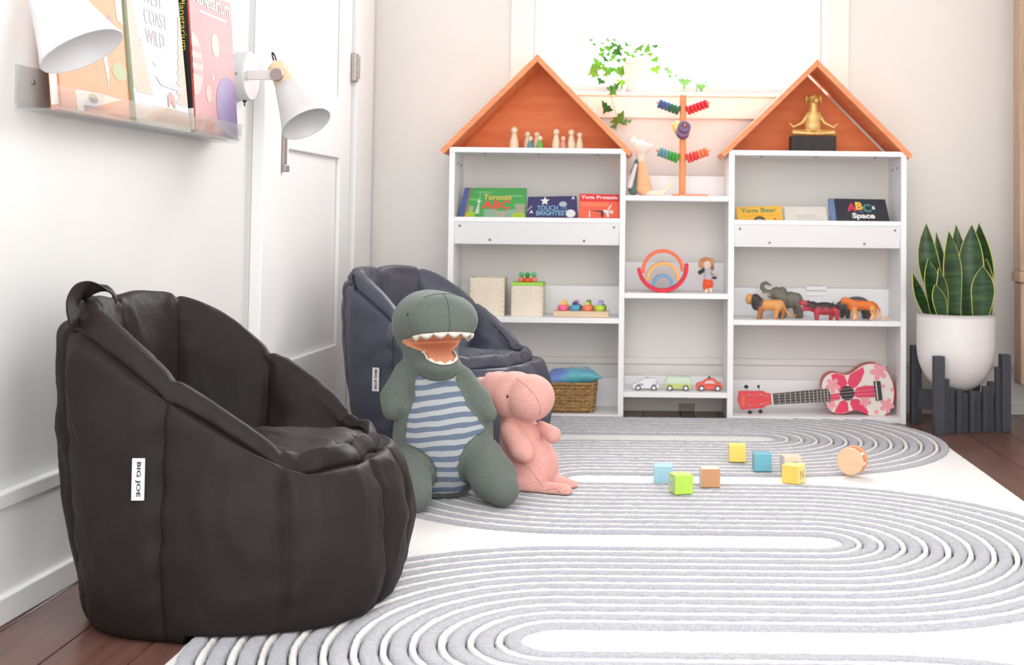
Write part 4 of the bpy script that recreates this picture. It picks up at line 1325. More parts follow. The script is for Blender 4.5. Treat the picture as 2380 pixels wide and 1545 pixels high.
for (cx, cy), k in (((238, 465), 0), ((402, 462), 1), ((412, 590), 2), ((248, 605), 3)):
    f = (k + 0.5) / 4
    MB().tube([U(cx, cy, 0.0075), U(548 + 12 * f, 446 + 144 * f, 0.0092)], 0.0005, 5).build('string', paint((226, 170, 170)), uk, world=True)
sq = [(160 + 22 * math.sin(k * 1.9), 468 + 4.6 * k) for k in range(34)]
MB().tube([U(x, y, 0.0056) for x, y in sq], 0.0006, 5).build('gold_scrawl', paint((238, 176, 92)), hdst, world=True)

# ================================================================== PLANT AND STAND
YPL = 4.19
pc = Vector((PX(2221, 900, YPL).x, YPL, 0))
zr = PX(2221, 727, YPL).z
zb_ = PX(2221, 912, YPL).z
R0 = 0.1262
stm = mat('stand_grey_wood', (72, 74, 82), 0.6, var=(30, 0.2), stretch=(6, 6, 1))
sd = thing('plant_stand', 'dark grey slatted wooden stand holding the white pot', 'plant stand', pc)
ptop = PX(2168, 818, YPL).z
def rpost(nm, x, y, w, d, z1, rot=0.0):
    c, s = math.cos(rot), math.sin(rot)
    q = [(-w / 2, -d / 2), (w / 2, -d / 2), (w / 2, d / 2), (-w / 2, d / 2)]
    MB().prism([(x + a * c - b * s, y + a * s + b * c, 0) for a, b in q], (0, 0, z1)).build(nm, stm, sd, bevel=0.002)
rpost('post', -0.108, 0.106, 0.034, 0.028, ptop + 0.012, 0.1)
rpost('post', -0.086, -0.126, 0.033, 0.030, ptop, 0.1)
rpost('post', 0.148, -0.046, 0.030, 0.036, ptop, 0.1)
rpost('post', 0.094, 0.126, 0.034, 0.030, ptop, 0.1)
def pot_r(z):       # outer radius of the pot at height z
    t = (z - zb_) / (zr - zb_)
    t = min(max(t, 0), 1)
    return R0 * (1 - (1 - min(t / 0.62, 1.0)) ** 2.3) ** 0.5 if t < 0.62 else R0
for k in range(9):
    f = k / 8
    x = -0.058 + 0.182 * f
    y = -0.106 + 0.054 * f + (0.012 if k % 2 else 0.0)
    rad = math.hypot(x, y)
    z1 = zb_ + 0.002
    for q in range(60):
        zz = zb_ + (zr - zb_) * q / 60
        if pot_r(zz) > rad - 0.016:
            break
        z1 = zz
    z1 = min(z1 - 0.004, ptop - 0.03)
    rpost('slat', x, y, 0.020, 0.014, max(z1, zb_ - 0.012), 0.28)
for x0, y0, x1, y1 in ((-0.108, 0.106, 0.148, -0.046), (-0.086, -0.126, 0.094, 0.126)):
    d = Vector((x1 - x0, y1 - y0)).normalized()
    n = Vector((-d.y, d.x)) * 0.009
    MB().prism([(x0 + n.x, y0 + n.y, 0.05), (x1 + n.x, y1 + n.y, 0.05), (x1 - n.x, y1 - n.y, 0.05), (x0 - n.x, y0 - n.y, 0.05)], (0, 0, zb_ - 0.052)).build('cross_bar', stm, sd)
pp = thing('snake_plant', 'snake plant with yellow-edged leaves in a round white pot', 'potted plant', pc + Vector((0, 0, zb_)))
prof = []
for q in range(25):
    t = q / 24
    z = (zr - zb_) * t ** 1.4
    prof.append((max(pot_r(zb_ + z), 0.0), z))
prof[0] = (0.0, 0.0)
hgt = zr - zb_
prof += [(R0 + 0.001, hgt), (R0 - 0.006, hgt), (R0 - 0.008, hgt - 0.03), (0, hgt - 0.032)]
MB().lathe(prof, n=56).build('pot', mat('pot_white', (240, 236, 234), 0.45, var=(20, 0.02)), pp, smooth=True)
MB().lathe([(0, hgt - 0.028), (R0 - 0.009, hgt - 0.026)], n=40).build('soil', mat('soil', (62, 46, 36), 0.95, var=(60, 0.4), bump=(120, 1, 0.01)), pp)
lg = mat('snake_leaf_green', (58, 96, 46), 0.4, var=(9, 0.5), col2=(28, 52, 34), stretch=(1.2, 1.2, 9))
ly = mat('snake_leaf_edge', (206, 204, 108), 0.45)
# leaves: base px, base y, tip px, tip y, half width in px, depth offset, bend
LV = [(2200, 735, 2153, 519, 27, 0.03, -0.02), (2209, 735, 2176, 538, 14, 0.06, 0.0), (2240, 735, 2222, 522, 22, 0.05, 0), (2255, 735, 2259, 522, 32, 0.02, 0.0), (2285, 735, 2276, 517, 29, 0.03, 0.012), (2206, 735, 2206, 538, 18, 0.07, 0.0),
      (2214, 735, 2204, 536, 28, -0.02, 0.0), (2160, 735, 2119, 634, 22, -0.01, -0.01), (2186, 735, 2180, 622, 25, -0.05, 0.0), (2190, 735, 2173, 660, 19, -0.07, 0.0), (2278, 735, 2284, 618, 29, -0.06, 0.004), (2292, 735, 2292, 600, 22, 0.01, 0.0), (2176, 735, 2157, 600, 22, 0.0, 0.0)]
for (bx, by, tx_, ty, hw_, dy, bend) in LV:
    Y = YPL + dy
    A = PX(bx, by, Y) - Vector((0, 0, 0.01))
    B = PX(tx_, ty, Y + dy * 0.3)
    w = hw_ * Y / F
    n = 14
    cols = [-1, -0.945, -0.5, 0, 0.5, 0.945, 1]
    V, Fc, fm = [], [], []
    ang = random.uniform(-0.5, 0.5) + (0.5 if bx < 2200 else -0.3 if bx > 2260 else 0)
    for i in range(n + 1):
        t = i / n
        c = A.lerp(B, t) + Vector((bend * math.sin(PI * t), 0, 0))
        ww = w * (0.62 + 0.75 * t - 0.2 * t * t) * (1 - max(0, (t - 0.45) / 0.55) ** 2.0) if i < n else 0.0006
        a = ang * (0.6 + 0.6 * t)
        sdv = Vector((math.cos(a), math.sin(a), 0))
        nv_ = Vector((math.sin(a), -math.cos(a), 0))
        for q in cols:
            V.append(c + sdv * (q * ww) - nv_ * (0.30 * ww * (1 - abs(q)) ** 1.0 * -1 if False else -0.32 * ww * abs(q) ** 1.5))
    nc = len(cols)
    for i in range(n):
        for j in range(nc - 1):
            Fc.append((i * nc + j, i * nc + j + 1, (i + 1) * nc + j + 1, (i + 1) * nc + j))
            fm.append(1 if j in (0, nc - 2) else 0)
    o = mesh_obj('leaf', V, Fc, lg, pp, smooth=True, world=True, mats=[lg, ly], fm=fm)
    so2 = o.modifiers.new('thick', 'SOLIDIFY')
    so2.thickness = 0.0025

# ================================================================== IVY ON THE WINDOW SILL
YI = YB + 0.045
iv = thing('ivy_plant', 'trailing green ivy in a small pale pot on the window sill', 'potted plant', (PX(1478, 215, YI).x, YI, wz0))
pz = PX(1478, 142, YI).z - wz0
MB().lathe([(0, 0), (0.036, 0), (0.046, pz - 0.012), (0.05, pz - 0.012), (0.05, pz), (0.044, pz), (0.042, pz - 0.02), (0, pz - 0.02)], n=36).build('pot', paint((246, 234, 228), 0.5), iv, smooth=False)
MB().lathe([(0, pz - 0.016), (0.042, pz - 0.016)], n=24).build('soil', paint((90, 70, 54), 0.9), iv)
lm = [leaf_mat('ivy_leaf_a', (74, 132, 34), (70, 116, 26), 0.35), leaf_mat('ivy_leaf_b', (42, 104, 32), (44, 92, 26), 0.35), leaf_mat('ivy_leaf_c', (108, 150, 44), (92, 126, 32), 0.35), leaf_mat('ivy_leaf_d', (120, 170, 100), (96, 134, 70), 0.35)]
lobe = [(0, 0.0), (0.30, -0.28), (0.42, -0.10), (0.95, -0.12), (0.62, 0.28), (0.55, 0.42), (0.22, 0.62), (0, 1.15), (-0.22, 0.62), (-0.55, 0.42), (-0.62, 0.28), (-0.95, -0.12), (-0.42, -0.10), (-0.30, -0.28)]
lmesh = []
for m_ in lm:
    vs_ = [(0, 0.25, 0.06)] + [(a, b, -0.10 * abs(a) - 0.08 * max(0, b - 0.3)) for a, b in lobe]
    fs_ = [(0, 1 + k, 1 + (k + 1) % len(lobe)) for k in range(len(lobe))]
    me = bpy.data.meshes.new('ivy_leaf')
    me.from_pydata(vs_, [], fs_)
    me.materials.append(m_)
    lmesh.append(me)
LI = [(490, 180, 30), (530, 240, 25), (640, 230, 20), (720, 180, 30), (800, 180, 25), (725, 280, 50), (830, 310, 70), (800, 240, 40), (640, 310, 40), (625, 370, 40), (710, 375, 30), (800, 390, 50), (880, 350, 50), (970, 240, 35), (1020, 250, 25), (1140, 280, 50), (1230, 300, 55), (1350, 260, 35), (1420, 285, 25), (960, 350, 30), (1000, 380, 30), (1170, 380, 25), (1280, 370, 35), (1340, 440, 45), (930, 440, 30), (860, 450, 40), (750, 440, 35), (590, 480, 60), (570, 540, 60), (540, 600, 75), (530, 650, 50), (720, 570, 70), (640, 540, 40), (880, 570, 80), (920, 600, 60), (630, 730, 50), (880, 740, 70), (780, 810, 75), (770, 880, 45), (1355, 560, 65), (1495, 560, 45), (1550, 600, 40), (1630, 665, 25), (1560, 670, 30), (1750, 730, 70), (1970, 800, 55), (2030, 750, 20), (2210, 775, 20), (710, 1080, 75), (840, 1230, 80), (930, 1290, 40), (800, 1330, 50), (1000, 1280, 25), (1240, 470, 30), (1080, 580, 25), (900, 290, 35), (1080, 330, 35), (1060, 400, 30), (690, 440, 40), (680, 640, 40)]
for i, (cx, cy, r) in enumerate(LI):
    px, py = 1290 + cx / 5.805, 60 + cy / 5.805
    Y = YB - 0.045 - random.uniform(0, 0.02) if cy > 850 else YI + random.uniform(-0.05, 0.03)
    if cx > 1400: Y = YI + random.uniform(-0.02, 0.02)
    p = PX(px, py, Y)
    sc = r * 1.7 / 5.805 * Y / F
    k = 3 if cx > 1400 or cy > 1250 else random.choice((0, 0, 1, 2))
    o = bpy.data.objects.new('leaf', lmesh[k])
    COL.objects.link(o)
    o.parent = iv
    R = Matrix.Rotation(PI / 2 + random.uniform(-0.5, 0.5), 4, 'X')
    Rz = Matrix.Rotation(random.uniform(-0.8, 0.8), 4, 'Z')
    Ry = Matrix.Rotation(PI + random.uniform(-1.0, 1.0), 4, 'Y')
    o.matrix_local = Matrix.Translation(p - iv.location) @ Rz @ Ry @ R @ Matrix.Scale(sc, 4)
stemm = paint((150, 176, 96), 0.6)
def stem(pts, r=0.0011):
    P = []
    for cx, cy, y in pts:
        P.append(PX(1290 + cx / 5.805, 60 + cy / 5.805, y))
    MB().tube(P, r, 5).build('stem', stemm, iv, world=True)
stem([(1080, 480, YI), (960, 380, YI - .01), (760, 300, YI - .02), (490, 190, YI - .02)])
stem([(1060, 480, YI), (860, 440, YI - .03), (720, 560, YI - .05), (640, 700, YI - .05), (740, 860, YB - .05), (770, 1000, YB - .05), (820, 1180, YB - .05), (850, 1260, YB - .05), (1000, 1280, YB - .05)])
stem([(1110, 480, YI), (1150, 400, YI), (1280, 370, YI), (1350, 540, YI), (1500, 570, YI), (1750, 730, YI), (1970, 790, YI), (2210, 775, YI)])
stem([(1100, 480, YI), (1080, 400, YI), (1230, 300, YI), (1420, 285, YI)])
stem([(1060, 480, YI), (900, 480, YI - .03), (880, 740, YI - .05), (780, 830, YI - .05)])

# ================================================================== LEFT WALL: ACRYLIC SHELF, BOOKS, LAMPS
yl0, yl1 = 2.11, 2.985
zs = 0.842
ac = thing('acrylic_shelf', 'clear acrylic picture ledge holding three books on the left wall', 'wall shelf', WL((yl0 + yl1) / 2, 0, zs))
def strip(nm, pts, th=0.004):       # profile polyline (d, z) extruded along the wall
    q = [Vector((d, z)) for d, z in pts]
    for k in range(len(q) - 1):
        pass
    a, b = [], []
    n = len(q)
    for i in range(n):
        t = (q[min(i + 1, n - 1)] - q[max(i - 1, 0)]).normalized()
        nn = Vector((-t.y, t.x)) * th / 2
        a.append(q[i] + nn); b.append(q[i] - nn)
    loop = a + b[::-1]
    A = [WL(yl0, p.x, p.y) for p in loop]
    B = [WL(yl1, p.x, p.y) for p in loop]
    L = len(loop)
    mb = MB()
    fs = [tuple(range(L)), tuple(range(2 * L - 1, L - 1, -1))] + [(i, (i + 1) % L, L + (i + 1) % L, L + i) for i in range(L)]
    mb.add(A + B, fs)
    return mb.build(nm, M['acrylic'], ac, world=True)
strip('back_plate', [(0.0025, zs + 0.075), (0.0025, zs + 0.012), (0.006, zs + 0.003)])
strip('ledge', [(0.006, zs + 0.003), (0.014, zs), (0.060, zs), (0.067, zs + 0.004)])
strip('front_lip', [(0.067, zs + 0.004), (0.070, zs + 0.012), (0.071, zs + 0.042)])
for yy in (yl0 + 0.05, (yl0 + yl1) / 2, yl1 - 0.05):
    MB().lathe([(0.004, 0), (0.004, 0.003), (0, 0.004)], WL(yy, 0.0046, zs + 0.05), WN, 12).build('screw', M['steel'], ac, world=True)

def wbook(name, label, y0, y1, d0, hgt, th, cover, spine, lean=0.05):
    zb2 = zs + 0.0024 + th * lean / hgt
    b0 = lambda y: WL(y, d0, zb2)
    t0 = lambda y: WL(y, d0 - lean, zb2 + hgt)
    t = thing(name, label, 'book', (b0(y0) + b0(y1)) / 2, 'picture books on the clear wall ledge')
    fn = quad_fn(t0(y0), t0(y1), b0(y1), b0(y0))
    n = fn.n
    c = 0.002
    mc = cover
    MB().prism([fn(0, 0), fn(1, 0), fn(1, 1), fn(0, 1)], -n * c).build('front_cover', mc, t, world=True)
    MB().prism([fn(0, 0, -th + c), fn(1, 0, -th + c), fn(1, 1, -th + c), fn(0, 1, -th + c)], -n * c).build('back_cover', mc, t, world=True)
    MB().prism([fn(0.01, 0.01, -c), fn(.985, 0.01, -c), fn(.985, .99, -c), fn(.01, .99, -c)], -n * (th - 2 * c)).build('pages', paint((240, 234, 224), 0.8), t, world=True)
    MB().prism([fn(-0.006, 0), fn(0.01, 0), fn(0.01, 1), fn(-0.006, 1)], -n * th).build('spine', spine, t, world=True)
    # face of the spine (towards the room's near end)
    def sf(u, v, off=0.0):
        return fn(-0.006, v, -th * (1 - u)) - WT * off
    return t, fn, sf
bt, fn, sf = wbook('picture_book', 'orange picture book with pale leaves, half behind the lamp shade', 2.165, 2.438, 0.052, 0.31, 0.016, paint((232, 150, 104), 0.6), paint((226, 124, 48), 0.6), 0.033)
for pts, c in (([(0.62, 0.42), (0.68, 0.45), (0.71, 0.30), (0.69, 0.18), (0.66, 0.30)], (252, 232, 214)), (ngon(0.88, 0.30, 0.12, 0.055, 18, 0.3), (186, 190, 146)), ([(0.22, 0.0), (0.5, 0.06), (0.88, 0.13), (0.55, 0.14), (0.2, 0.13)], (250, 244, 236)),
               (ngon(0.79, 0.55, 0.05, 0.09, 16), (212, 150, 140)), ([(0.9, 0.62), (0.99, 0.6), (0.99, 0.9), (0.86, 0.9)], (252, 226, 206)), (ngon(0.45, 0.1, 0.07, 0.03, 14), (196, 216, 140)), ([(0.3, 0.02), (0.52, 0.03), (0.5, 0.055), (0.3, 0.05)], (240, 150, 110))):
    poly_on(fn, pts, paint(tuple(v * 0.9 for v in c), 0.6), bt, 'leaf_print')
poly_on(fn, [(0.04, 0.26), (0.16, 0.26), (0.16, 0.36), (0.04, 0.36)], paint((206, 152, 138), 0.4), bt, 'badge', 0.0006)
text_on(fn, 'B', (0.07, 0.28, 0.13, 0.345), paint((246, 226, 214)), bt)
poly_on(sf, [(0.1, 0.03), (0.9, 0.03), (0.9, 0.32), (0.1, 0.32)], paint((236, 232, 226)), bt, 'spine_label', 0.0006)
poly_on(sf, [(0.1, 0.33), (0.9, 0.33), (0.9, 0.39), (0.1, 0.39)], paint((246, 150, 50)), bt, 'spine_band', 0.0006)
bt, fn, sf = wbook('picture_book', 'pale snowy picture book titled West Coast Wild', 2.447, 2.712, 0.058, 0.345, 0.014, paint((206, 213, 222), 0.6), paint((150, 160, 130), 0.6), 0.040)
for ln, v in (('WEST', 0.72), ('COAST', 0.60), ('WILD', 0.48)):
    w = {'WEST': 0.36, 'COAST': 0.42, 'WILD': 0.34}[ln]
    text_on(fn, ln, (0.30, v, 0.30 + w, v + 0.09), paint((138, 122, 128)), bt)
def tree_poly(cx, w, v0, v1, n=9):
    L, R_ = [], []
    for k in range(n):
        t = k / n
        v = v0 + (v1 - v0) * t
        ww = w * (1 - t)
        L += [(cx - ww, v), (cx - ww * 0.55, v + (v1 - v0) / n * 0.9)]
        R_ += [(cx + ww, v), (cx + ww * 0.55, v + (v1 - v0) / n * 0.9)]
    return [(min(max(u, 0.005), 0.995), v) for u, v in L + [(cx, v1)] + R_[::-1]]
TRC = paint((196, 176, 158), 0.6)
for cx, w, v0, v1 in ((0.06, 0.26, 0.2, 0.80), (0.2, 0.16, 0.18, 0.5), (0.96, 0.2, 0.16, 0.72)):
    poly_on(fn, tree_poly(cx, w, v0, v1), TRC, bt, 'tree_print', 0.0005 + cx * 0.0003)
poly_on(fn, [(0, 0), (1, 0), (1, 0.10), (0.6, 0.13), (0.2, 0.09), (0, 0.11)], paint((216, 194, 172), 0.6), bt, 'ground_print', 0.0009)
poly_on(fn, [(0.4, 0.30), (0.6, 0.28), (0.95, 0.26), (0.9, 0.24), (0.5, 0.25)], paint((184, 184, 194), 0.6), bt, 'shore_print', 0.0009)
poly_on(fn, [(0.60, 0.13), (0.63, 0.13), (0.66, 0.17), (0.72, 0.13), (0.75, 0.13), (0.74, 0.19), (0.68, 0.225), (0.61, 0.20)], paint((196, 140, 130), 0.6), bt, 'wolf_print', 0.0011)
poly_on(fn, [(0.40, 0.39), (0.44, 0.37), (0.45, 0.345), (0.425, 0.36), (0.39, 0.375)], paint((176, 160, 166), 0.4), bt, 'bird_print', 0.0009)
pcm = mat('planetarium_cover', (196, 146, 144), 0.6, var=(5, 0.06), col2=(184, 130, 132))
bt, fn, sf = wbook('picture_book', 'dusky pink picture book titled Planetarium with a black spine', 2.735, 2.99, 0.062, 0.36, 0.03, pcm, paint((34, 30, 28), 0.5), 0.029)
text_on(fn, 'Planetarium', (0.07, 0.80, 0.95, 0.90), paint((252, 238, 206)), bt, bold=0.015)
poly_on(fn, [(0.22, 0.755), (0.85, 0.755), (0.85, 0.77), (0.22, 0.77)], paint((246, 220, 206)), bt, 'small_print')
poly_on(fn, [(0.72, 0.9), (0.99, 0.9), (0.99, 0.99), (0.72, 0.99)], paint((250, 214, 158)), bt, 'corner_print')
for cx, cy, rx, ry, c in ((0.55, 0.58, 0.085, 0.075, (226, 200, 178)), (0.03, 0.42, 0.2, 0.19, (212, 176, 168)), (0.33, 0.26, 0.06, 0.055, (214, 172, 160)), (0.8, 0.20, 0.3, 0.2, (146, 126, 170)), (0.85, 0.13, 0.2, 0.12, (190, 182, 200)), (0.9, 0.36, 0.03, 0.02, (246, 224, 216)), (0.45, 0.37, 0.02, 0.02, (246, 224, 216))):
    pts = [(min(max(u, 0.004), 0.996), min(max(v, 0.004), 0.996)) for u, v in ngon(cx, cy, rx, ry, 28)]
    poly_on(fn, pts, paint(c, 0.6), bt, 'planet_print', 0.0005 + 0.0004 * ry)
for v in (0.36, 0.43, 0.5):
    poly_on(fn, [(0.004, v), (0.2, v), (0.2, v + 0.03), (0.004, v + 0.03)], paint((196, 146, 142), 0.6), bt, 'planet_band', 0.0009)
poly_on(fn, [(0.0, 0.0), (0.45, 0.0), (0.4, 0.10), (0.0, 0.12)], paint((200, 132, 122), 0.35), bt, 'ground_print', 0.0007)
text_on(sf, 'Planetarium', (0.30, 0.50, 0.72, 0.82), paint((232, 214, 84)), bt, turn=-90, off=0.0006)
poly_on(sf, [(0.06, 0.02), (0.94, 0.02), (0.94, 0.15), (0.06, 0.15)], paint((232, 226, 218)), bt, 'spine_label', 0.0006)
poly_on(sf, [(0.9, 0.0), (1.0, 0.0), (1.0, 1), (0.9, 1)], paint((196, 60, 50)), bt, 'spine_edge', 0.0005)

# wall lamps
def lamp(yw, label, axis, pivot_d, zc, along):
    c = WL(yw, 0, zc)
    t = thing('wall_lamp', label, 'wall lamp', c, 'white wall lamps beside the book ledge')
    bs = MB().lathe([(0, 0), (0.061, 0), (0.061, 0.030), (0.059, 0.033), (0, 0.033)], c, WN, 48).build('wall_plate', M['white_metal'], t, world=True, bevel=0.001)
    MB().lathe([(0.003, 0), (0.003, 0.002), (0, 0.003)], c - WT * 0.061 + WN * 0.016, -WT, 10).build('grub_screw', M['steel'], bs, world=True)
    sw = c - Vector((0, 0, 0.061)) + WN * 0.016
    MB().tube([sw + Vector((0, 0, 0.004)), sw - Vector((0, 0, 0.004))], 0.005, 10).build('switch', M['black'], bs, world=True)
    MB().tube([sw, sw - Vector((0, 0, 0.014))], 0.0018, 8).build('switch_lever', M['black'], bs, world=True)
    piv = c + WN * pivot_d
    a0 = c + WN * 0.033
    hh, ww = 0.0115, 0.006
    Z = Vector((0, 0, 1))
    s1 = WT * ww
    off = -WT * 0.026
    pts0 = [a0 + off - Z * hh - s1, a0 + off - Z * hh + s1, a0 + off + Z * hh + s1, a0 + off + Z * hh - s1]
    pts1 = [piv + off - Z * hh - s1, piv + off - Z * hh + s1, piv + off + Z * hh + s1, piv + off + Z * hh - s1]
    MB().hexa(pts0, pts1).build('arm', M['grey_arm'], t, world=True, bevel=0.001)
    MB().lathe([(0, 0), (0.0145, 0), (0.0155, 0.004), (0.0155, 0.010), (0.0145, 0.012), (0, 0.012)], piv + off - WT * 0.006, -WT, 28).build('knob', M['steel'], t, world=True)
    ax = Vector(axis).normalized()
    hd = MB().lathe([(0, -0.035), (0.020, -0.035), (0.0225, -0.033), (0.0245, 0.0), (0.0275, 0.03), (0, 0.03)], piv, ax, 32).build('wooden_neck', M['pine'], t, world=True, smooth=False)
    rim = 0.063
    prof = [(0.0275, 0.03), (0.030, 0.032), (0.038, 0.065), (0.047, 0.10), (0.056, 0.130), (rim, 0.150), (rim - 0.001, 0.1515), (rim - 0.0022, 0.150), (0.054, 0.130), (0.045, 0.10), (0.036, 0.065), (0.028, 0.034)]
    MB().lathe(prof, piv, ax, 56, cap=False).build('shade', M['white_metal'], t, world=True, smooth=True)
    MB().lathe([(0, 0.03), (0.013, 0.032), (0.013, 0.06), (0.0, 0.06)], piv, ax, 20).build('socket', paint((226, 226, 226)), t, world=True)
    bl = []
    for q in range(11):
        a = PI * q / 10
        bl.append((0.021 * math.sin(a) if q < 10 else 0.0, 0.086 - 0.026 * math.cos(a)))
    MB().lathe(bl, piv, ax, 24, cap=False).build('bulb', paint((244, 244, 240), 0.2), t, world=True, smooth=True)
    e = piv - ax * 0.035
    cl_ = MB().lathe([(0.006, 0), (0.006, 0.012), (0.004, 0.014), (0, 0.014)], e, -ax, 14).build('cable_collar', M['white_metal'], t, world=True)
    up = Vector((0, 0, 1))
    pts = []
    for q in range(11):
        a = q / 10 * PI * 1.5
        pts.append(e - ax * 0.012 + up * (0.024 * math.sin(a * 0.75)) + WN * (-0.006 * math.sin(a)) + WT * 0.004 * q / 10)
    MB().tube(pts, 0.0022, 8).build('cable', M['black'], t, world=True, smooth=True)
    return t
zl = 1.018
lamp(3.155, 'white cone wall lamp with a wooden neck, between the ledge and the door', (0.50, -0.30, -0.80), 0.108, zl, 1)
lamp(1.905, 'white cone wall lamp whose shade hangs in front of the orange book', (0.50, -0.06, -0.84), 0.14, zl + 0.022, 1)

# ================================================================== BEAN BAGS
SEAM = [math.radians(a) for a in (14, 56, 98, 140, 180, 220, 262, 304, 346)]
def bag_surface(seed):
    nphi = 324
    knots = 17
    sub = 6
    us = np.linspace(0, knots - 1, (knots - 1) * sub + 1)
    PTS = np.zeros((nphi + 1, len(us), 3))
    AXr, AYr, NE = 0.288, 0.268, 2.7
    for i in range(nphi + 1):
        ph = 2 * PI * i / nphi
        c, s = math.cos(ph), math.sin(ph)
        R = ((abs(c) / AXr) ** NE + (abs(s) / AYr) ** NE) ** (-1 / NE)
        dmin = min(abs((ph - q + PI) % (2 * PI) - PI) for q in SEAM) * R
        x = R * c
        u = min(max((0.20 - x) / 0.44, 0), 1)
        h = 0.288 + 0.235 * (0.8 * u + 0.2 * u * u * (3 - 2 * u))
        fr = max(0.0, math.cos(ph)) ** 1.5
        s0 = 0.258 + 0.016 * fr
        dp = 0.030 * (1 - fr) + 0.006 * fr
        bk = max(0.0, -math.cos(ph))
        w = max(h - 0.02 - s0, 0.0)
        pil = 1 - math.exp(-(dmin / 0.045) ** 1.3)          # 0 at a seam, 1 inside a panel
        cr = math.exp(-(dmin / 0.007) ** 2)
        h2 = h + 0.010 * (pil - 0.8) - 0.005 * cr
        kn = [(0.5, 0.0), (0.84 - 0.1 * bk, 0.0), (0.945 - 0.12 * bk, 0.035), (0.99 - 0.10 * bk, 0.27 * h), (1.0 - 0.05 * bk, 0.52 * h), (0.985 - 0.04 * fr, 0.75 * h), (0.955 - 0.09 * fr + 0.03 * bk, 0.90 * h), (0.915 - 0.13 * fr + 0.03 * bk, h2 - 0.030),
              (0.90 - 0.16 * fr, h2 - 0.008), (0.85 - 0.14 * fr, h2 + 0.004), (0.775 - 0.09 * fr, h2 - 0.006), (0.715, h2 - dp - 0.22 * w), (0.665, h2 - dp - 0.66 * w), (0.60, s0 + 0.012 * (1 - u)), (0.43, s0 + 0.016), (0.2, s0 + 0.022), (0.0, s0 + 0.024)]
        K = np.array(kn)
        prof = np.zeros((len(us), 2))
        for j, uu in enumerate(us):
            k = min(int(uu), knots - 2)
            t = uu - k
            p0, p1, p2, p3 = K[max(k - 1, 0)], K[k], K[k + 1], K[min(k + 2, knots - 1)]
            prof[j] = 0.5 * ((2 * p1) + (p2 - p0) * t + (2 * p0 - 5 * p1 + 4 * p2 - p3) * t * t + (3 * p1 - p0 - 3 * p2 + p3) * t ** 3)
        for j, uu in enumerate(us):
            rho, z = prof[j]
            out_w = (lambda e: e * e * (3 - 2 * e))(min(uu / 3.2, 1)) if uu < 7 else 0.0
            bul = (0.014 * (pil - 0.75) - 0.006 * cr) * out_w
            if 10 < uu < 13.2:
                bul = -(0.020 * (pil - 0.6) - 0.006 * cr) * min(1, (uu - 10) / 1.2) * min(1, w / 0.1)
            if abs(uu - 7) < 0.8:
                bul -= 0.007 * math.exp(-((uu - 7) / 0.2) ** 2)
            r = rho * R + bul
            p = Vector((r * c, r * s, max(z, 0)))
            q = p * 1.0
            n1 = mnoise.noise(q * 7 + Vector((seed, 0, 0)))
            n2 = mnoise.noise(Vector((q.x * 16 + seed, q.y * 16, q.z * 22)))
            n3 = 1 - abs(mnoise.noise(Vector((q.x * 12 + 9, q.y * 12 + seed, q.z * 9)))) * 2
            amp = min(1, z / 0.06)
            d = (0.007 * n1 + 0.0035 * n2 + 0.007 * max(0, n3 - 0.5)) * amp
            fold = 0.0022 * math.sin(dmin * 10 + q.z * 95 + 4 * n1) * math.exp(-(dmin / 0.03) ** 2) * amp
            d += fold
            if uu <= 10:
                p += Vector((c, s, 0.35 if uu > 7 else 0)) * d
            else:
                p += Vector((-c * 0.4, -s * 0.4, 0.8)) * d
            p.z = max(p.z, 0.0)
            PTS[i, j] = p
    PTS[nphi] = PTS[0]
    return PTS, us
def bean_bag(seed, label, loc, rz, m, front=True):
    RM = Matrix.Translation(loc) @ Matrix.Rotation(rz, 4, 'Z')
    t = thing('bean_bag_chair', label, 'bean bag', loc, 'pair of bean bag chairs', rz)
    PTS, us = bag_surface(seed)
    for i in range(PTS.shape[0]):          # the underside settles onto the rug where the bag stands on it
        for j in range(20):
            w = RM @ Vector(PTS[i, j])
            if RX0 - 0.002 < w.x < RX1 and RY0 < w.y < RY1:
                PTS[i, j, 2] = max(PTS[i, j, 2], 0.0196)
    nphi = PTS.shape[0] - 1
    def cut(nm, i0, i1, u0, u1, parent):
        js = [j for j, u in enumerate(us) if u0 - 1e-6 <= u <= u1 + 1e-6]
        idx = list(range(i0, i1 + 1))
        MB().grid([[PTS[i % nphi, j] for j in js] for i in idx]).build(nm, m, parent, smooth=True)
    si = [int(round(q / (2 * PI) * nphi)) for q in SEAM]
    for k in range(len(si)):
        a = si[k]
        b = si[(k + 1) % len(si)]
        if b <= a: b += nphi
        cut('outer_panel', a, b, 0, 7, t)
        cut('back_panel', a, b, 10.5, 13, t)
    cut('rim_band', 0, nphi, 7, 10.5, t)
    cut('seat_cushion', 0, nphi, 13, 16, t)
    base = [tuple(PTS[i, 0]) for i in range(nphi)]
    mesh_obj('base_panel', [(x * 0.97, y * 0.97, 0.0196) for x, y, z in base], [tuple(range(nphi))], m, t)
    return t, PTS, us
bagA_loc = (-0.683, 2.23, 0.0)
bagA, PA, uA = bean_bag(1.7, 'dark brown-black bean bag chair with a carry handle loop, next to the dinosaur', bagA_loc, math.radians(-3), M['bag_brown'])
bagB_loc = (-0.545, 3.70, 0.0)
bagB, PB, uB = bean_bag(5.3, 'slate blue-grey bean bag chair behind the stuffed dinosaur', bagB_loc, math.radians(-20), M['bag_blue'])
def bag_world(loc, rz, p):
    return Matrix.Translation(loc) @ Matrix.Rotation(rz, 4, 'Z') @ Vector(p)
